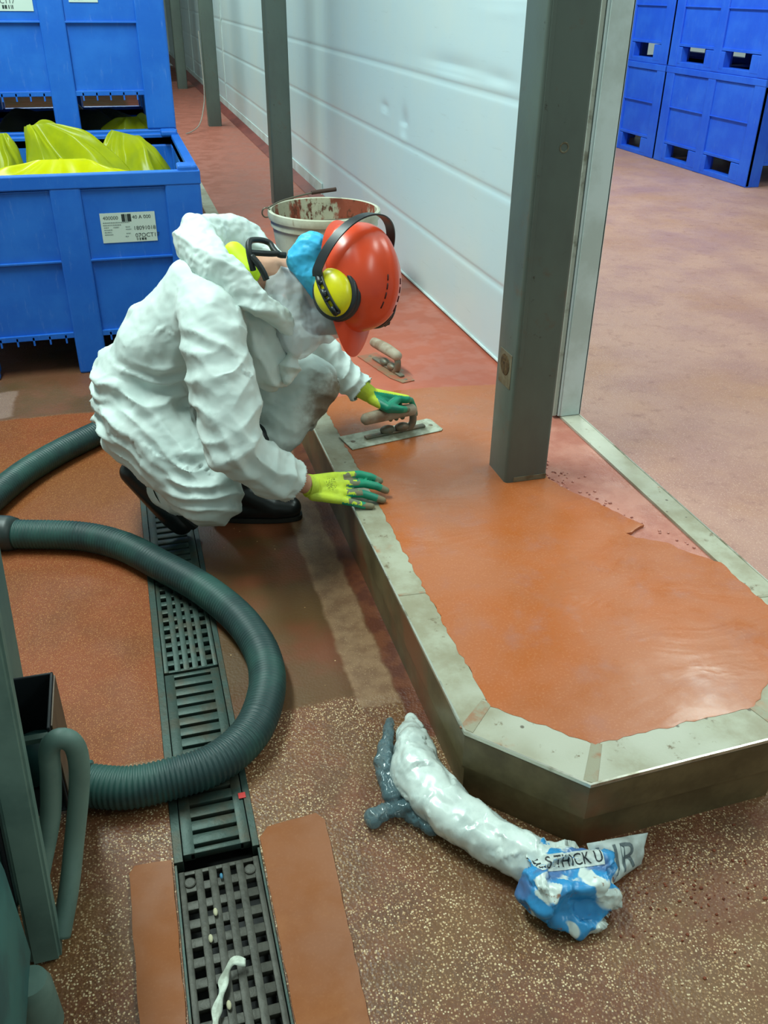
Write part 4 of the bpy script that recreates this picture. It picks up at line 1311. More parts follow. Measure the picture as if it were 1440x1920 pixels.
tv = np.array(tv); sc_ = 0.150 / tv[:, 0].max()
bm = bmesh.new()
vv = [bm.verts.new(v) for v in tv]
for f in tf_:
    try: bm.faces.new([vv[i] for i in f])
    except ValueError: pass
bmesh.ops.triangulate(bm, faces=bm.faces)
bmesh.ops.subdivide_edges(bm, edges=[e for e in bm.edges if e.calc_length() > 0.15], cuts=2)
bm.verts.index_update()
uh, vh = bu / np.linalg.norm(bu), bv / np.linalg.norm(bv)
LV = [drop(bag_tree, bo + bv * 0.18 + uh * v.co.x * sc_ + vh * v.co.y * sc_ * 1.25, 0.0022) for v in bm.verts]
LF = [[v.index for v in f.verts] for f in bm.faces]
bm.free()
link('band_lettering', LV, LF, M_bagk, ob)
# white and grey sack end: a flat pillow lying against the kerb
pw = root('printed_sack', 'white and grey printed sack flap sticking out right of the blue bag', 'plastic bag', (0.85, 1.08, 0))
c00, c10, c11, c01 = np.array((0.790, 1.020, 0.012)), np.array((0.905, 1.058, 0.010)), np.array((0.935, 1.098, 0.055)), np.array((0.780, 1.092, 0.078))
def pil(u, v, lift=0.0):
    p = c00 * (1 - u) * (1 - v) + c10 * u * (1 - v) + c11 * u * v + c01 * (1 - u) * v
    nn = np.array((0.10, -0.72, 0.69))
    puff = 0.016 * (math.sin(PI * min(1, max(0, u))) ** 0.6) * (math.sin(PI * min(1, max(0, v))) ** 0.6)
    h = puff + 0.006 * nz(p, 30, 5.0) + 0.005 * abs(nz(p, 45, 2.0))
    return p + nn * (h + lift)
V, F2 = [], []
NU, NV = 40, 24
for i in range(NU + 1):
    for j in range(NV + 1):
        V.append(pil(i / NU, j / NV))
for i in range(NU):
    for j in range(NV):
        k = i * (NV + 1) + j; F2.append((k, k + NV + 1, k + NV + 2, k + 1))
n0 = len(V)
for i in range(NU + 1):
    for j in range(NV + 1):
        q = np.array(V[i * (NV + 1) + j]); edge = min(i, NU - i, j, NV - j)
        V.append(q - np.array((0.0, -0.5, 0.8)) * (0.0 if edge == 0 else 0.012))
F2 += [tuple(n0 + k for k in f[::-1]) for f in F2]
V = np.array(V); V[:, 2] = np.maximum(V[:, 2], 0.002)
ob = link('flap', V, F2, M_bagw, pw, smooth=True)
tv, tf_ = text_vf('UR', 1.0)
tv = np.array(tv)
bm = bmesh.new(); vv = [bm.verts.new(v) for v in tv]
for f in tf_:
    try: bm.faces.new([vv[i] for i in f])
    except ValueError: pass
bmesh.ops.triangulate(bm, faces=bm.faces)
bmesh.ops.subdivide_edges(bm, edges=[e for e in bm.edges if e.calc_length() > 0.1], cuts=3)
bm.verts.index_update()
x1_, y1_ = tv[:, 0].max(), tv[:, 1].max()
link('flap_lettering', [pil(0.06 + 0.70 * v.co.x / x1_, 0.14 + 0.74 * v.co.y / y1_, 0.0012) for v in bm.verts], [[v.index for v in f.verts] for f in bm.faces], M_bagg, ob)
bm.free()

# ---------------------------------------------------------------- red dirt crumbs on the floor right of the bags
rs = random.Random(9)
b = MB()
for k in range(150):
    x, y = rs.uniform(0.80, 1.75), rs.uniform(0.78, 1.12)
    if rs.random() < 0.6: x, y = 0.98 + rs.gauss(0, 0.10), 0.98 + rs.gauss(0, 0.05)
    r = rs.uniform(0.001, 0.0032)
    b.ell((x, y, r * 0.4), (r * rs.uniform(0.8, 1.6), r * rs.uniform(0.8, 1.6), r * 0.8), nu=7, nv=5)
M_dirt = simple('red_dirt', (128, 66, 44), 0.8, 0, 0.3, (100, 50, 34), 40)
tag(b.build('dirt_crumbs', M_dirt), 'loose red dirt crumbs on the floor in front of the plinth', 'dirt', kind='stuff')

# ================================================================== TROWELS
M_blade = simple('trowel_blade', (192, 196, 178), 0.45, 0.2, 0.5, (160, 158, 136), 22, (0.4, 0.6))
M_blade2 = simple('trowel_blade_resin', (176, 96, 72), 0.5, 0.1, 0.5, (150, 118, 92), 18, (0.4, 0.62))
M_handle = simple('trowel_handle', (172, 158, 138), 0.6, 0, 0.4, (146, 120, 98), 16, (0.4, 0.62), bump=(30, 0.3, 0.004))
M_tang = simple('trowel_tang', (112, 112, 98), 0.5, 0.3, 0.5, (140, 110, 88), 20)
def trowel(label, loc, rotz, L, W_, hl, blade_m, point=False, zlift=0.0, tilt=0.0):
    t = root('finishing_trowel', label, 'trowel', loc, rotz, 'finishing trowels')
    t.rotation_euler = (tilt, 0, rotz)
    WM[t.name] = Matrix.Translation(loc) @ Matrix.Rotation(rotz, 4, 'Z') @ Matrix.Rotation(tilt, 4, 'X')
    b = MB()
    if point:
        poly = [(-L / 2, -W_ / 2), (L * 0.30, -W_ / 2), (L / 2, -W_ * 0.30), (L / 2, W_ * 0.30), (L * 0.30, W_ / 2), (-L / 2, W_ / 2)]
    else:
        poly = [(-L / 2, -W_ / 2), (L / 2 - 0.012, -W_ / 2), (L / 2, -W_ / 2 + 0.012), (L / 2, W_ / 2 - 0.012), (L / 2 - 0.012, W_ / 2), (-L / 2, W_ / 2)]
    b.prism(poly, 0.0, 0.003, bev=0.0008)
    b.build('blade', blade_m, t, local=True)
    b = MB()
    b.box(-hl * 0.55, L * 0.36, -0.012, 0.012, 0.003, 0.013, bev=0.004)
    b.tube(catmull([(hl * 0.34, 0, 0.008), (hl * 0.42, 0, 0.03), (hl * 0.42, 0, 0.062), (hl * 0.34, 0, 0.08)], 0.006), 0.014, 12)
    b.ell((-hl * 0.10, 0, 0.022), (0.030, 0.020, 0.017), nu=16, nv=10)
    b.ell((hl * 0.20, 0, 0.022), (0.030, 0.020, 0.016), nu=16, nv=10)
    b.build('tang', M_tang, t, local=True, autosmooth=50)
    b = MB()
    xs = np.linspace(-hl * 0.62, hl * 0.48, 24)
    rr = [0.0235 * (1 - 0.55 * max(0, (abs(s) - 0.86) / 0.14) ** 2) * (1 + 0.06 * math.cos(s * 3)) for s in np.linspace(-1, 1, 24)]
    b.tube([(x, 0, 0.082 + 0.004 * math.cos(x * 14)) for x in xs], rr, 18)
    b.build('handle', M_handle, t, local=True, smooth=True)
    for sx in (-1, 1):
        s = MB(); s.lathe([(0.0, 0.0048), (0.006, 0.0046), (0.009, 0.003)], 14, Matrix.Translation((L * 0.43 if sx > 0 else -L * 0.42, 0.0, 0.0))); s.build('rivet', M_tang, t, local=True)
    return t
TZ = SZ + 0.0115
TR = (0.866, 2.876, TZ)
TRZ = math.atan2(0.075, 0.385)
trowel('pale steel trowel held in the left gloved hand on the wet resin', TR, TRZ, 0.385, 0.118, 0.205, M_blade)
trowel('resin-caked pointed trowel lying free on the orange floor beyond the helmet', (1.04, 3.55, SZ + 0.001), math.radians(-76), 0.37, 0.10, 0.215, M_blade2, point=True)

# ================================================================== PERSON
def unit(v):
    v = np.array(v, float); return v / np.linalg.norm(v)
HC = np.array((0.635, 2.702, 0.849))
HF = unit((-0.016, -0.494, -0.870))
HU = np.array((0.731, -0.600, 0.327)); HU = unit(HU - (HU @ HF) * HF)
HL = np.cross(HU, HF)
HS = 1.18
def H(f, l, u, s=HS):
    return HC + s * (f * HF + l * HL + u * HU)
HM = np.stack([HF, HL, HU], 1)

PEL = np.array((-0.02, 2.86, 0.42)); SPN = np.array((0.07, 2.83, 0.62)); CHE = np.array((0.22, 2.80, 0.78))
SHR = np.array((0.205, 2.595, 0.79)); SHL = np.array((0.30, 3.0, 0.80)); NEK = np.array((0.36, 2.79, 0.865))
ELR = np.array((0.225, 2.37, 0.475)); WRR = np.array((0.455, 2.432, 0.283))
ELL = np.array((0.64, 3.03, 0.47)); WRL = np.array((0.765, 2.925, 0.375))
HPR = np.array((-0.02, 2.72, 0.41)); KNR = np.array((0.155, 2.50, 0.255)); ANR = np.array((-0.03, 2.80, 0.15))
HPL = np.array((0.03, 2.98, 0.42)); KNL = np.array((0.56, 2.84, 0.46)); ANL = np.array((0.335, 2.77, 0.19))

M_skin = simple('skin', (206, 156, 130), 0.5, 0, 0.4, (188, 132, 108), 12)
person = root('person', 'person in white hooded coverall and red hard hat half-kneeling, trowelling wet resin', 'person', (0.15, 2.75, 0))
# ---- the body itself: one continuous surface, head to ankles
sh = [hull_cone(PEL, 0.145, SPN, 0.135), hull_cone(SPN, 0.135, CHE, 0.14), hull_cone(CHE, 0.12, NEK, 0.06),
      hull_cone(CHE, 0.10, SHR, 0.062), hull_cone(CHE, 0.10, SHL, 0.062),
      hull_cone(SHR, 0.056, ELR, 0.045), hull_cone(ELR, 0.045, WRR + 0.02 * unit(WRR - ELR), 0.030), hull_cone(SHL, 0.056, ELL, 0.045), hull_cone(ELL, 0.045, WRL, 0.030),
      hull_cone(PEL, 0.12, HPR, 0.10), hull_cone(HPR, 0.095, KNR, 0.062), hull_cone(KNR, 0.060, ANR, 0.042),
      hull_cone(PEL, 0.12, HPL, 0.10), hull_cone(HPL, 0.095, KNL, 0.062), hull_cone(KNL, 0.060, ANL, 0.042),
      hull_cone(NEK, 0.062, H(-0.025, 0, -0.05), 0.058)]
sh += [ell_vf(H(0.0, 0, 0.045), np.array((0.098, 0.076, 0.092)) * HS, HM),
       hull_cone(H(0.02, 0, -0.04), 0.066 * HS, H(0.055, 0, -0.085), 0.036 * HS), hull_cone(H(0.055, 0, -0.085), 0.034 * HS, H(0.075, 0, -0.10), 0.022 * HS),
       hull_cone(H(0.045, 0.02, 0.0), 0.05 * HS, H(0.045, -0.02, 0.0), 0.05 * HS),
       hull_cone(H(0.090, 0, 0.015), 0.010 * HS, H(0.112, 0, -0.022), 0.012 * HS), hull_cone(H(0.104, 0.011, -0.026), 0.009 * HS, H(0.104, -0.011, -0.026), 0.009 * HS),
       hull_cone(H(0.088, 0.018, -0.056), 0.008 * HS, H(0.088, -0.018, -0.056), 0.008 * HS), hull_cone(H(0.085, 0.017, -0.068), 0.009 * HS, H(0.085, -0.017, -0.068), 0.009 * HS),
       hull_cone(H(0.080, 0.045, 0.026), 0.012 * HS, H(0.086, 0.012, 0.028), 0.013 * HS), hull_cone(H(0.080, -0.045, 0.026), 0.012 * HS, H(0.086, -0.012, 0.028), 0.013 * HS),
       hull_cone(H(0.058, 0.05, -0.02), 0.024 * HS, H(0.07, 0.04, -0.03), 0.02 * HS), hull_cone(H(0.058, -0.05, -0.02), 0.024 * HS, H(0.07, -0.04, -0.03), 0.02 * HS)]
for s in (-1, 1):
    sh.append(hull_cone(H(-0.012, 0.078 * s, 0.022), 0.014 * HS, H(-0.004, 0.078 * s, -0.022), 0.010 * HS))
V, F = fuse(sh, 0.0052, 2)
link('body', V, F, M_skin, person, smooth=True)
M_eye = simple('eye_white', (226, 226, 220), 0.2)
for s in (-1, 1):
    b = MB(); b.ell(H(0.080, 0.031 * s, 0.006), (0.0135,) * 3, nu=16, nv=10); b.build('eye', M_eye, person, smooth=True)

# ---- coverall
def suit_mat():
    t = NT('white_coverall')
    c = t.mix(t.ramp(t.noise(5, 4, 0.6), 0.35, 0.7), rgba((226, 236, 232)), rgba((214, 228, 224)))
    def stain(p, r, colr, amt, sc=12):
        d = t.n('ShaderNodeVectorMath', operation='DISTANCE'); t.l(t.coord(), d.inputs[0])
        q = Vector(p) - person.location; d.inputs[1].default_value = q
        e = t.math('ADD', d.outputs['Value'], t.math('MULTIPLY', t.math('SUBTRACT', t.noise(sc, 4, 0.6), 0.5), r * 1.1))
        return t.math('MULTIPLY', t.ramp(e, r, r * 0.35), amt)
    c = t.mix(stain((0.625, 2.75, 0.41), 0.155, 0, 0.95), c, rgba((118, 100, 80)))
    c = t.mix(stain((0.57, 2.74, 0.30), 0.12, 0, 0.45), c, rgba((140, 128, 108)))
    c = t.mix(stain((0.17, 2.45, 0.18), 0.10, 0, 0.35), c, rgba((156, 152, 134)))
    t.color(c); t.set(0.55, 0, 0.35)
    tr = t.n('ShaderNodeBsdfTranslucent'); t.l(c, tr.inputs[0])
    mx = t.n('ShaderNodeMixShader'); mx.inputs[0].default_value = 0.18
    t.l(t.b.outputs[0], mx.inputs[1]); t.l(tr.outputs[0], mx.inputs[2]); t.l(mx.outputs[0], t.out.inputs[0])
    t.bump(t.vor(38, t.mapping((1, 1, 1))).outputs['Distance'], 0.10, 0.006)
    return t.m
M_suit = suit_mat()
MIDR = (SHR + ELR) / 2 + np.array((0.005, -0.01, 0.0))
FAR = (ELR + WRR) / 2 + np.array((0.0, -0.004, -0.02))
limbs = [(PEL, SPN), (SPN, CHE), (SHR, ELR), (ELR, WRR), (SHL, ELL), (ELL, WRL), (HPR, KNR), (KNR, ANR), (HPL, KNL), (KNL, ANL), (CHE, SHR), (CHE, SHL)]
def axis_at(P):
    best = np.full(len(P), 1e9); ax = np.zeros((len(P), 3)); par = np.zeros(len(P)); which = np.zeros(len(P), int)
    for k, (a, c) in enumerate(limbs):
        d = c - a; L = np.linalg.norm(d); u = d / L
        t = np.clip((P - a) @ u, 0, L); q = a + t[:, None] * u
        r = np.linalg.norm(P - q, axis=1); m = r < best
        best[m] = r[m]; ax[m] = u; par[m] = t[m] / L; which[m] = k
    return ax, par, which
def stripes(P, d, lam, warp, seed, sharp=1.6):
    """Broken fold crests running across direction d."""
    d = unit(d); out = np.zeros(len(P))
    for k, p in enumerate(P):
        q = (p @ d) / lam + warp * nz(p, 5.5, seed) + 0.35 * warp * nz(p, 13, seed + 3)
        c = 1 - abs(2 * (q - math.floor(q)) - 1)
        a = 0.5 + 0.9 * nz(p, 7.0, seed + 9)
        out[k] = (c ** sharp) * min(1.0, max(0.0, a * 1.5))
    return out
def near_seg(P, A, B, r):
    A, B = np.array(A), np.array(B); d = B - A; t = np.clip(((P - A) @ d) / (d @ d), 0, 1)
    return np.exp(-((np.linalg.norm(P - (A + t[:, None] * d), axis=1) / r) ** 4))
FOLDS = [
    # (segment it lives on, reach, direction across the folds, wavelength, height, seed)
    (PEL + np.array((-0.12, -0.12, 0.06)), PEL + np.array((0.12, -0.15, 0.11)), 0.125, (0.10, 0.0, 1.0), 0.062, 0.024, 1.0),
    (PEL + np.array((-0.14, 0.02, 0.06)), PEL + np.array((-0.14, -0.1, 0.10)), 0.10, (0.0, 0.2, 1.0), 0.060, 0.020, 2.0),
    (SHR, (SHR + ELR) / 2, 0.135, (0.60, 0.25, 0.75), 0.100, 0.017, 3.0),
    ((SHR + ELR) / 2, ELR, 0.125, (-0.35, 0.1, 0.93), 0.078, 0.019, 4.0),
    (ELR, (ELR + WRR) / 2, 0.105, (0.80, 0.0, 0.55), 0.070, 0.017, 5.0),
    ((ELR + WRR) / 2, WRR, 0.095, (0.65, 0.2, -0.70), 0.075, 0.013, 6.0),
    (HPR + np.array((0.0, -0.08, 0.0)), (HPR + KNR) / 2 + np.array((0, -0.05, 0.05)), 0.14, (0.42, -0.2, 0.85), 0.042, 0.013, 7.0),
    (KNR + np.array((-0.03, -0.03, 0.03)), KNR + np.array((0.05, -0.03, -0.03)), 0.125, (0.15, 0.2, 0.95), 0.048, 0.014, 8.0),
    (CHE + np.array((0.10, -0.04, -0.02)), SPN + np.array((0.20, -0.06, -0.06)), 0.13, (0.86, -0.45, 0.25), 0.055, 0.018, 9.0),
    (CHE + np.array((0.15, -0.10, -0.05)), np.array((0.40, 2.64, 0.58)), 0.12, (0.85, -0.45, 0.30), 0.050, 0.020, 15.0),
    (CHE + np.array((-0.1, 0, 0)), SPN + np.array((-0.12, 0, 0.0)), 0.19, (0.5, 0.3, 0.85), 0.19, 0.012, 10.0),
    (HPL, KNL, 0.13, (0.75, 0.2, 0.6), 0.075, 0.012, 11.0),
    (KNL, (KNL + ANL) / 2, 0.12, (0.5, 0.3, 0.8), 0.07, 0.014, 12.0),
    (ELL, WRL, 0.09, (0.75, 0.0, -0.6), 0.046, 0.015, 13.0),
    (SHL, ELL, 0.11, (0.7, 0.0, -0.7), 0.07, 0.014, 14.0),
]
def fold_height(P):
    h = np.zeros(len(P))
    for A, B, r, d, lam, amp, seed in FOLDS:
        w_ = near_seg(P, A, B, r); m = w_ > 0.02
        if m.any(): h[m] += amp * w_[m] * (stripes(P[m], d, lam, 0.75, seed) - 0.42)
    return h
sh = [hull_cone(PEL, 0.168, SPN, 0.165), hull_cone(SPN, 0.165, CHE, 0.150), hull_cone(CHE, 0.145, NEK + np.array((-0.03, 0, -0.02)), 0.09),
      hull_cone(PEL + np.array((-0.01, -0.05, 0.075)), 0.150, PEL + np.array((-0.01, 0.05, 0.075)), 0.150),
      hull_cone(CHE, 0.13, SHR, 0.094), hull_cone(CHE, 0.13, SHL, 0.09), hull_cone(CHE + np.array((0.1, -0.04, -0.06)), 0.11, SPN + np.array((0.16, -0.02, -0.05)), 0.12), hull_cone(CHE + np.array((0.14, -0.08, -0.06)), 0.085, (0.385, 2.70, 0.60), 0.090),
      hull_cone(SHR, 0.094, MIDR, 0.108), hull_cone(MIDR, 0.108, ELR, 0.088), hull_cone(ELR, 0.088, FAR, 0.083), hull_cone(FAR, 0.083, WRR + 0.02 * unit(WRR - ELR), 0.064),
      hull_cone(SHL, 0.09, ELL, 0.082), hull_cone(ELL, 0.082, WRL, 0.052),
      hull_cone(PEL, 0.15, HPR, 0.15), hull_cone(HPR, 0.145, KNR, 0.108), hull_cone(KNR, 0.108, (KNR + ANR) / 2, 0.085), hull_cone((KNR + ANR) / 2, 0.085, ANR + np.array((0.03, -0.04, 0.03)), 0.07),
      hull_cone(PEL, 0.15, HPL, 0.15), hull_cone(HPL, 0.14, KNL, 0.105), hull_cone(KNL, 0.105, (KNL + ANL) / 2 + np.array((0.0, 0, 0.02)), 0.098), hull_cone((KNL + ANL) / 2, 0.095, ANL + np.array((0.03, 0.0, 0.06)), 0.07)]
V, F = fuse(sh, 0.0125, 4)
X, F = subdivide(V, F)
X = X + vnormals(X, F) * fold_height(X)[:, None]
X = X + vnormals(X, F) * facets(X, 0.085, 0.16, 1.0, 4)[:, None]
X = crumple(X, F, lambda P, d: np.full(len(P), 1.03), 25, -0.005, 0.006, 0.02, 5, 0.001)
# open the sleeve ends
keep = np.ones(len(X), bool)
for W_, E_, L_ in ((WRR, ELR, -0.062), (WRL, ELL, 0.004)):
    u = unit(W_ - E_); s = (X - W_) @ u
    keep &= ~((s > L_) & (np.linalg.norm(X - W_, axis=1) < 0.12))
idx = np.cumsum(keep) - 1
F = [[int(idx[i]) for i in f] for f in F if all(keep[i] for i in f)]
X = X[keep]
o = link('coverall', X, F, M_suit, person, smooth=True)
o['label'] = 'white crumpled disposable coverall'
md = o.modifiers.new('s', 'SOLIDIFY'); md.thickness = 0.0016; md.offset = -1
# zip flap down the chest
# ---- hood lying back on the neck
ring = [(0.205, 2.86, 0.950), (0.29, 2.99, 0.960), (0.415, 3.02, 0.925), (0.49, 2.92, 0.86), (0.50, 2.76, 0.76), (0.455, 2.64, 0.745), (0.36, 2.615, 0.825), (0.255, 2.70, 0.910)]
rad = [0.072, 0.060, 0.040, 0.030, 0.028, 0.032, 0.046, 0.066]
sh = [hull_cone(ring[i], rad[i], ring[(i + 1) % 8], rad[(i + 1) % 8]) for i in range(8)]
sh.append(hull_cone((0.205, 2.90, 0.975), 0.055, (0.23, 2.80, 0.93), 0.06))
sh.append(hull_cone((0.215, 2.74, 0.93), 0.050, (0.30, 2.64, 0.865), 0.045))
sh.append(hull_cone((0.40, 2.615, 0.80), 0.030, (0.47, 2.625, 0.69), 0.026))
sh.append(hull_cone((0.47, 2.625, 0.69), 0.026, (0.44, 2.625, 0.58), 0.030))
V, F = fuse(sh, 0.009, 4)
X, F = subdivide(V, F)
X = X + vnormals(X, F) * (0.018 * (stripes(X, (0.55, 0.25, 0.8), 0.085, 0.9, 41.0) - 0.4))[:, None]
X = crumple(X, F, lambda P, d: np.full(len(P), 1.06), 40, -0.008, 0.010, 0.05, 31, 0.002)
o = link('hood', X, F, M_suit, person, smooth=True)
o['label'] = 'white hood pushed back off the head'
M_hiv = simple('hi_vis_collar', (206, 240, 20), 0.6)
V, F = fuse([hull_cone((0.318, 2.80, 0.935), 0.034, (0.355, 2.75, 0.885), 0.040)], 0.007, 3)
link('collar', V, F, M_hiv, person, smooth=True)
M_strap = simple('black_strap', (20, 26, 26), 0.5)
def npx(px, py, y=2.70):
    return (0.353 + 0.00157 * (px - 468) + 0.22 * (y - 2.7), y, 0.963 - 0.00173 * (py - 470) - 0.31 * (y - 2.7))
b = MB()
b.tube(catmull([npx(474, 505, 2.68), npx(469, 480, 2.68), npx(467, 460, 2.70), npx(472, 452, 2.72), npx(490, 452, 2.74), npx(506, 458, 2.74), npx(514, 470, 2.72), npx(525, 480, 2.70), npx(538, 482, 2.70)], 0.005), 0.0095, 8)
b.tube(catmull([npx(470, 474, 2.685), npx(490, 476, 2.70), npx(512, 478, 2.70), npx(526, 478, 2.70)], 0.005), 0.009, 8)
b.tube(catmull([npx(472, 480, 2.68), npx(484, 494, 2.665), npx(494, 510, 2.655), npx(500, 524, 2.65)], 0.005), 0.010, 8)
b.build('respirator_strap', M_strap, person, smooth=True)

# ---- hair net, hard hat, ear defenders
M_net = simple('blue_hair_net', (66, 184, 232), 0.5, 0, 0.4, (150, 216, 240), 14, (0.55, 0.75))
V, F = fuse([ell_vf(H(-0.022, 0, 0.030), np.array((0.112, 0.094, 0.085)) * HS, HM), hull_cone((0.518, 2.70, 0.922), 0.054, (0.545, 2.70, 0.95), 0.060), hull_cone((0.518, 2.70, 0.922), 0.054, (0.585, 2.66, 0.86), 0.068)], 0.007, 3)
X, F = subdivide(V, F)
X = X + vnormals(X, F) * (0.004 * (stripes(X, (0.5, 0.6, 0.4), 0.028, 0.8, 61.0) - 0.4) + facets(X, 0.05, 0.10, 0.6, 3))[:, None]
X = crumple(X, F, lambda P, d: np.full(len(P), 1.04), 20, -0.004, 0.005, 0.03, 3, 0.001)
link('hair_net', X, F, M_net, person, smooth=True)
hat_m = NT('red_hard_hat')
hat_m.color(hat_m.mix(hat_m.ramp(hat_m.noise(10, 4, 0.6), 0.4, 0.8), rgba((226, 76, 40)), rgba((214, 68, 40)))); hat_m.set(0.28, 0, 0.5)
hb = hat_m.m
NTH, NR = 96, 26
def hat_point(th, t, off=0.0):
    """th round the head, t 0 at the rim, 1 at the crown."""
    a, bb_, hh = 0.142, 0.120, 0.130
    r = (1 - t ** 2.6) ** (1 / 2.1) if t < 1 else 0.0
    cs, sn = math.cos(th), math.sin(th)
    f, l, u = (a - off) * r * cs, (bb_ - off) * r * sn, 0.035 + (hh - off) * t
    if off == 0.0:
        ridge = math.exp(-((l / 0.024) ** 4)) * min(1, max(0, (t - 0.30) / 0.2)) * 0.006
        u += ridge
    return (f, l, u)
V, F = [], []
rows = []
for k in range(NR + 1):
    t = math.sin(0.5 * PI * k / NR)
    rows.append([hat_point(2 * PI * q / NTH, t) for q in range(NTH)])
# brim: a rolled edge, drawn out into the peak at the front
def brim(th, d):
    f, l, u = hat_point(th, 0.0)
    pk = max(0.0, math.cos(th)) ** 3.5
    k = 1 + d * 0.10
    return (f * k + d * 0.048 * pk, l * (k if d < 0.99 else k * 1.0) , u - d * (0.010 + 0.016 * pk))
full = [[brim(2 * PI * q / NTH, 0.94) for q in range(NTH)], [brim(2 * PI * q / NTH, 1.0) for q in range(NTH)], [brim(2 * PI * q / NTH, 0.6) for q in range(NTH)], [brim(2 * PI * q / NTH, 0.25) for q in range(NTH)]]
inner_ = [[hat_point(2 * PI * q / NTH, t, 0.004) for q in range(NTH)] for t in (0.0, 0.3, 0.6, 0.85, 0.98)]
under = [[(f * 0.985, l * 0.985, u - 0.003) for (f, l, u) in full[k]] for k in (2, 0)]
seq = inner_[::-1] + [under[0], under[1]] + [full[1], full[2], full[3]] + rows
for r in seq:
    for p in r: V.append(H(*p))
for i in range(len(seq) - 1):
    for q in range(NTH):
        F.append((i * NTH + q, i * NTH + (q + 1) % NTH, (i + 1) * NTH + (q + 1) % NTH, (i + 1) * NTH + q))
hat = link('hard_hat', V, F, hb, person, autosmooth=50)
hat['label'] = 'shiny red hard hat with peak'
M_slot = simple('slot_dark', (60, 14, 10), 0.6)
for l_ in (-0.034, 0.034):
    for k in range(4):
        t0 = 0.93 - 0.05 * k
        pts = []
        for q in range(4):
            f = 0.02 + 0.022 * k + 0.005 * q
            r2 = (f / 0.142) ** 2 + (l_ / 0.120) ** 2
            tt = max(0.0, (1 - (r2 ** 0.5) ** 2.1)) ** (1 / 2.6)
            pts.append(H(f, l_, 0.035 + 0.130 * tt + 0.001))
        b = MB(); b.tube(pts, 0.0022, 6); b.build('vent_slot', M_slot, hat, smooth=True)
# ear defenders
M_cup = simple('yellow_ear_cup', (226, 214, 16), 0.3, 0, 0.5, (206, 196, 20), 8)
M_bk = simple('black_plastic', (34, 38, 42), 0.4)
for s in (-1, 1):
    cc = (0.052, 0.112 * s, 0.040)
    Mx = np.stack([unit(0.94 * HF + 0.34 * HU), HL * s, unit(-0.34 * HF + 0.94 * HU)], 1)
    b = MB()
    b.ell(H(*cc), (0.076, 0.038, 0.063), Matrix(Mx.tolist()), 32, 18)
    cup = b.build('ear_cup', M_cup, person, smooth=True)
    b = MB()
    ringp = [H(*cc) - HL * s * 0.010 + 0.073 * (math.cos(q) * Mx[:, 0] * 1.0 + math.sin(q) * Mx[:, 2] * 0.90) for q in np.linspace(0, 2 * PI, 40, endpoint=False)]
    b.tube(ringp, 0.012, 10, closed=True)
    b.tube([p - HL * s * 0.016 for p in ringp], 0.014, 10, closed=True)
    b.build('cushion', M_bk, cup, smooth=True)
    # arm lying over the cup
    ax_ = Mx[:, 0]; wx_ = Mx[:, 2]
    arm = [H(*cc) + ax_ * w_ + HL * s * (0.0395 * math.sqrt(max(0, 1 - (w_ / 0.082) ** 2)) + 0.003) - 0.006 * wx_ for w_ in np.linspace(-0.074, 0.072, 14)]
    b = MB()
    for off in (-0.0095, 0.0095):
        b.tube([p + wx_ * off for p in arm], 0.0045, 8)
    b.tube(arm[:5], 0.0105, 8, flat=0.5); b.tube(arm[6:9], 0.0105, 8, flat=0.5); b.tube(arm[11:], 0.0105, 8, flat=0.5)
    for w_ in (0, 4, 7, 9, 13):
        b.tube([arm[w_] - wx_ * 0.0095, arm[w_] + wx_ * 0.0095], 0.0048, 8)
    b.build('cup_arm', M_bk, cup, smooth=True)
BD_ = unit(-0.93 * HF + 0.36 * HU)
band = []
for q in np.linspace(0, PI, 60):
    c_, s_ = math.cos(q), math.sin(q)
    r = 0.156 if 0.4 < q < PI - 0.4 else 0.150
    band.append(H(0.040 * s_, 0, 0.022 + 0.048 * s_) - HL * 0.150 * HS * c_ * (1.0) + BD_ * 0.196 * HS * (abs(s_) ** 0.8))
band = [H(0.012, -0.142, 0.016)] + band + [H(0.012, 0.142, 0.016)]
P = catmull(band, 0.006)
Tn = np.gradient(P, axis=0)
wd = unit(np.cross(HL, BD_))
V, F = [], []
for i, p in enumerate(P):
    tt = unit(Tn[i]); nn_ = unit(np.cross(tt, wd))
    for (a, c) in ((-1, -1), (1, -1), (1, 1), (-1, 1)):
        V.append(p + wd * 0.016 * a + nn_ * 0.0022 * c)
for i in range(len(P) - 1):
    for k in range(4): F.append((i * 4 + k, i * 4 + (k + 1) % 4, i * 4 + 4 + (k + 1) % 4, i * 4 + 4 + k))
F += [(0, 1, 2, 3), tuple(len(V) - 4 + k for k in range(4))]
link('ear_defender_band', V, F, M_bk, person, autosmooth=40)

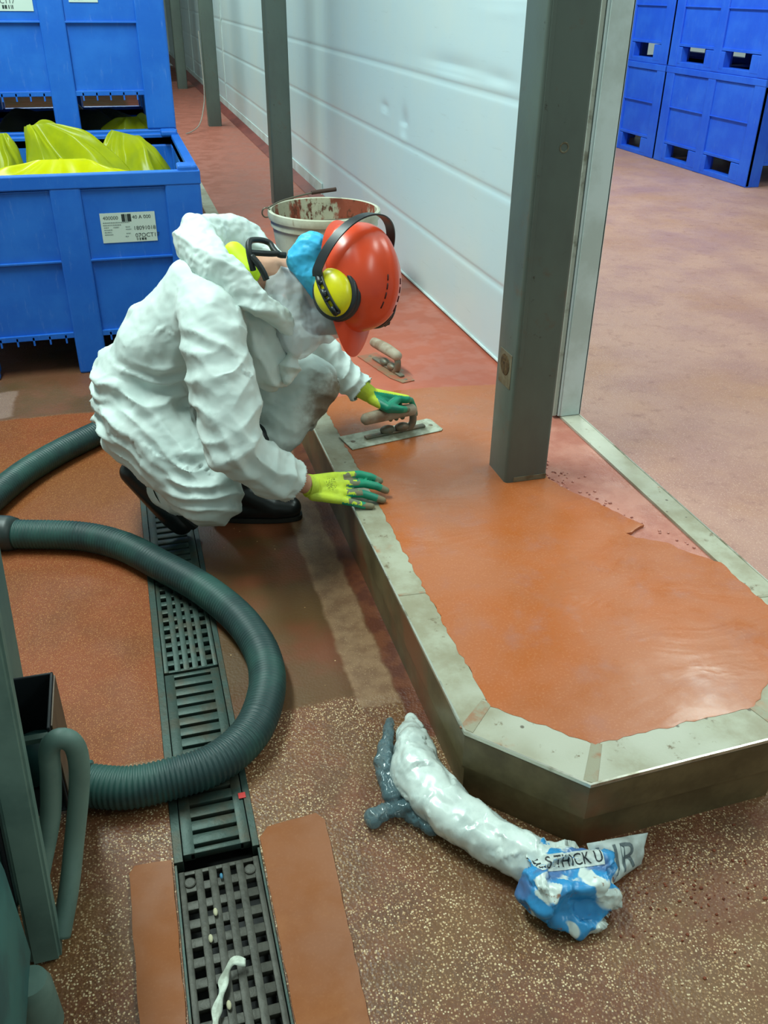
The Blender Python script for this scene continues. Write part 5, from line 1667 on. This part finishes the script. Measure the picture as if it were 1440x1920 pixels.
# ---- half mask and the thin white veil round the face
M_mask = simple('grey_half_mask', (60, 64, 66), 0.5)
V, F = fuse([hull_cone(H(0.095, 0, -0.03), 0.042 * HS, H(0.080, 0, -0.085), 0.050 * HS), hull_cone(H(0.080, 0, -0.085), 0.050 * HS, H(0.04, 0, -0.10), 0.05 * HS)], 0.006, 3)
link('half_mask', V, F, M_mask, person, smooth=True)
vm = NT('thin_white_veil')
vm.color(rgba((232, 238, 242))); vm.set(0.6, 0, 0.3)
tr = vm.n('ShaderNodeBsdfTransparent'); mx = vm.n('ShaderNodeMixShader'); mx.inputs[0].default_value = 0.50
vm.l(vm.b.outputs[0], mx.inputs[1]); vm.l(tr.outputs[0], mx.inputs[2]); vm.l(mx.outputs[0], vm.out.inputs[0])
sh = [hull_cone((0.455, 2.72, 0.82), 0.070, H(-0.02, 0, -0.06), 0.090), hull_cone(H(-0.02, 0, -0.03), 0.100, H(0.075, 0, -0.03), 0.078), hull_cone(H(0.075, 0, -0.02), 0.080, H(0.105, 0, -0.07), 0.060),
      hull_cone(H(0.09, 0, -0.09), 0.062, (0.485, 2.66, 0.70), 0.075), hull_cone((0.485, 2.66, 0.70), 0.075, (0.455, 2.72, 0.82), 0.070)]
V, F = fuse(sh, 0.009, 3)
X, F = subdivide(V, F)
X = X + vnormals(X, F) * (0.013 * (stripes(X, (0.85, -0.4, 0.30), 0.060, 0.7, 71.0) - 0.3) + facets(X, 0.08, 0.10, 0.6, 3))[:, None]
X = crumple(X, F, lambda P, d: np.full(len(P), 1.03), 20, -0.004, 0.005, 0.03, 17, 0.001)
link('face_veil', X, F, vm.m, person, smooth=True)

# ---- boots
M_boot = simple('black_rubber_boot', (26, 32, 32), 0.35, 0, 0.5, (20, 24, 24), 8)
M_sole = simple('boot_sole', (34, 34, 30), 0.6)
def boot(toe, ball, heel, ankle, shaft, up):
    toe, ball, heel, ankle, shaft, up = [np.array(v, float) for v in (toe, ball, heel, ankle, shaft, up)]
    sh = [hull_cone(toe, 0.042, ball, 0.050), hull_cone(ball, 0.050, heel, 0.042), hull_cone(ball, 0.048, ankle, 0.050), hull_cone(heel, 0.042, ankle, 0.050), hull_cone(ankle, 0.052, shaft, 0.060)]
    V, F = fuse(sh, 0.007, 4)
    # flatten against the sole plane
    u = unit(up); base = (toe @ u) - 0.040
    s = V @ u - base
    low = s < 0
    V[low] -= u * s[low][:, None]
    bt = link('boot', V, F, M_boot, person, smooth=True)
    # sole: outline swept a little wider
    d = unit(heel - toe); sd = np.cross(u, d)
    L = np.linalg.norm(heel - toe)
    prof = []
    for q in np.linspace(0, 2 * PI, 36, endpoint=False):
        c, s_ = math.cos(q), math.sin(q)
        along = (0.5 - 0.5 * c) * L + (-0.043 if c > 0 else 0.040) * abs(c) ** 0.6
        wid = (0.050 - 0.010 * (0.5 - 0.5 * c)) * (abs(s_) ** 0.7) * (1 if s_ > 0 else -1)
        prof.append(toe + d * along + sd * wid)
    m = len(prof)
    P0 = [p + u * (base + 0.000 - p @ u) for p in prof]; P1 = [p + u * (base + 0.016 - p @ u) for p in prof]
    Fq = [(i, (i + 1) % m, m + (i + 1) % m, m + i) for i in range(m)] + [tuple(range(m))[::-1], tuple(range(m, 2 * m))]
    link('sole', P0 + P1, Fq, M_sole, bt, autosmooth=40)
boot((0.44, 2.715, 0.0425), (0.385, 2.728, 0.0465), (0.20, 2.775, 0.0425), (0.255, 2.762, 0.13), (0.345, 2.765, 0.30), (0, 0, 1))
uu = unit((-0.86, 0.10, 0.50))
boot((0.055, 2.69, 0.050), (0.030, 2.705, 0.085), (-0.085, 2.755, 0.235), (-0.02, 2.76, 0.215), (0.05, 2.66, 0.20), (-0.80, 0.15, -0.58))

# ---- gloves
M_gy = simple('glove_yellow_knit', (206, 224, 66), 0.7, 0, 0.3, (186, 204, 70), 20, bump=(160, 0.3, 0.002))
M_gg = simple('glove_green_coating', (14, 148, 112), 0.45, 0, 0.5, (24, 128, 104), 14)
M_gd = simple('glove_dirty_tip', (120, 128, 104), 0.7, 0, 0.3, (134, 118, 92), 20)
M_print = simple('glove_print', (150, 160, 60), 0.7)
def glove(name, segs, palm, cuff, colour_of, voxel=0.0032):
    sh = [hull_cone(*s) for s in segs + palm + cuff]
    V, F = fuse(sh, voxel, 2)
    C = np.array([V[f].mean(0) for f in F])
    N = np.array([unit(np.cross(V[f[2]] - V[f[0]], V[f[-1]] - V[f[1]]) + 1e-12) for f in F])
    mi = colour_of(C, N)
    return link(name, V, F, [M_gy, M_gg, M_gd], person, smooth=True, mi=mi)
# right hand: flat on the kerb, fingers spread a little
kn = {'i': (0.556, 2.459, 0.286), 'm': (0.563, 2.434, 0.270), 'r': (0.556, 2.409, 0.253), 'l': (0.545, 2.388, 0.240)}
mid_ = {'i': (0.632, 2.462, 0.282), 'm': (0.640, 2.432, 0.263), 'r': (0.628, 2.402, 0.243), 'l': (0.594, 2.377, 0.227)}
dip = {'i': (0.668, 2.459, 0.270), 'm': (0.680, 2.428, 0.250), 'r': (0.662, 2.396, 0.229), 'l': (0.622, 2.371, 0.218)}
tip = {'i': (0.700, 2.454, 0.252), 'm': (0.712, 2.422, 0.232), 'r': (0.692, 2.388, 0.217), 'l': (0.648, 2.364, 0.2145)}
segs = []
for k, r in (('i', 0.0138), ('m', 0.0142), ('r', 0.0136), ('l', 0.0122)):
    segs += [(kn[k], r * 1.10, mid_[k], r), (mid_[k], r, dip[k], r * 0.95), (dip[k], r * 0.95, tip[k], r * 0.82)]
palm = [((0.478, 2.452, 0.286), 0.020, kn['i'], 0.0165), ((0.474, 2.440, 0.275), 0.022, kn['m'], 0.0175), ((0.470, 2.424, 0.264), 0.022, kn['r'], 0.0170), ((0.468, 2.412, 0.256), 0.020, kn['l'], 0.0150),
        (kn['i'], 0.0150, kn['m'], 0.016), (kn['m'], 0.016, kn['r'], 0.0155), (kn['r'], 0.0155, kn['l'], 0.0140),
        ((0.480, 2.448, 0.272), 0.02, (0.520, 2.462, 0.262), 0.017), ((0.520, 2.462, 0.262), 0.016, (0.575, 2.488, 0.252), 0.0130), ((0.575, 2.488, 0.252), 0.0130, (0.615, 2.498, 0.238), 0.0105)]
cuff = [((0.482, 2.437, 0.272), 0.033, (0.462, 2.433, 0.279), 0.0345)]
latR = np.array((0, 0.8, 0.6)); nrR = np.array((0, -0.6, 0.8))
tips_R = np.array([tip[k] for k in 'imrl'])
def colR(C, N):
    g = (C[:, 0] > 0.585 + 0.012 * np.sin(C[:, 1] * 300)) | ((N @ nrR) < -0.1)
    # between the fingers the coating starts nearer the knuckles
    side = np.abs(N @ latR) > 0.72
    g |= side & (C[:, 0] > 0.552)
    g &= C[:, 0] > 0.482
    back = (N @ nrR > 0.75) & (C[:, 0] < 0.615)
    g &= ~back
    m = np.where(g, 1, 0)
    for k in 'imrl':
        d = np.linalg.norm(C - np.array(tip[k]), axis=1)
        m[d < 0.024] = 2
    kd = (N @ nrR > 0.6) & (C[:, 0] > 0.575) & (C[:, 0] < 0.625) & (np.array([nz(c, 60) for c in C]) > 0.0)
    m[kd] = 2
    return m
gl = glove('glove', segs, palm, cuff, colR)
gl['label'] = 'right glove, yellow knit with green coated fingers, flat on the kerb'
# faint printed mark on the back of the glove
rs = random.Random(4); b = MB()
for q in range(46):
    a, c = rs.uniform(0, 0.030), rs.uniform(0, 0.038)
    p = np.array((0.512, 2.412, 0.262)) + a * np.array((1, 0, 0)) + c * latR + nrR * 0.0195
    b.ell(p, (0.0016, 0.0012, 0.0012), nu=6, nv=4)
b.build('printed_mark', M_print, gl)
# elastic knit ribs of the cuff
b = MB()
for k, s in enumerate(np.linspace(0, 1, 5)):
    c = np.array((0.454, 2.431, 0.2815)) * (1 - s) + np.array((0.474, 2.435, 0.2745)) * s
    u = unit((0.028, 0.006, -0.0095)); e1 = unit(np.cross(u, (0, 0, 1))); e2 = np.cross(u, e1)
    b.tube([c + 0.0345 * (math.cos(q) * e1 + math.sin(q) * e2) for q in np.linspace(0, 2 * PI, 28, endpoint=False)], 0.0032, 8, closed=True)
b.build('knit_cuff', M_gy, gl, smooth=True)
# left hand: closed over the trowel handle
TRM = np.array(WM['finishing_trowel'])
def T(x, y, z):
    return TRM[:3, :3] @ np.array((x, y, z)) + TRM[:3, 3]
hz0 = 0.083
wr = WRL + np.array((0.02, 0.0, -0.015))
knl = {'i': T(0.060, 0.004, 0.128), 'm': T(0.036, 0.016, 0.132), 'r': T(0.010, 0.022, 0.130), 'l': T(-0.014, 0.022, 0.126)}
segs = []
for k, x, r in (('i', 0.070, 0.0115), ('m', 0.044, 0.0118), ('r', 0.018, 0.0114), ('l', -0.006, 0.0105)):
    a = T(x + 0.006, 0.044 if k != 'i' else 0.034, 0.108); c = T(x + 0.008, 0.040, 0.072); e = T(x + 0.006, 0.014, 0.053)
    if k == 'i':
        a = T(0.088, 0.022, 0.112); c = T(0.102, 0.020, 0.080); e = T(0.100, 0.004, 0.060)
    segs += [(knl[k], r * 1.12, a, r), (a, r, c, r * 0.96), (c, r * 0.96, e, r * 0.84)]
palm = [(wr, 0.024, knl[k], 0.0165) for k in 'imrl'] + [(knl['i'], 0.015, knl['m'], 0.016), (knl['m'], 0.016, knl['r'], 0.016), (knl['r'], 0.016, knl['l'], 0.015)]
tb0, tb1, tb2 = T(-0.030, -0.028, 0.122), T(0.018, -0.034, 0.110), T(0.052, -0.020, 0.098)
palm += [(wr + np.array((0.01, -0.02, -0.015)), 0.022, tb0, 0.019), (tb0, 0.018, tb1, 0.0145), (tb1, 0.0140, tb2, 0.0112), (tb0, 0.018, knl['m'], 0.014)]
d_ = unit(wr - WRL + 1e-9)
cuff = [(wr, 0.033, WRL - 0.012 * unit(WRL - ELL), 0.036)]
tipsL = [segs[i][2] for i in (2, 5, 8, 11)] + [tb2]
zx = TRM[:3, 0]
def colL(C, N):
    s = (C - wr) @ zx
    ax3 = np.array(knl['m']) - wr; L3 = np.linalg.norm(ax3)
    tt = np.clip((C - wr) @ ax3 / (L3 * L3), 0, 1.2)
    low = (((C - (wr + tt[:, None] * ax3)) @ np.array((0.0, 0.55, 0.83))) < 0.007) & (s > 0.012)
    fing = (C - np.array(knl['m'])) @ zx > 0.035
    m = np.where(low | fing, 1, 0)
    for p in tipsL:
        m[np.linalg.norm(C - p, axis=1) < 0.019] = 2
    return m
gl2 = glove('glove', segs, palm, cuff, colL)
gl2['label'] = 'left glove, yellow and green, gripping the trowel handle'
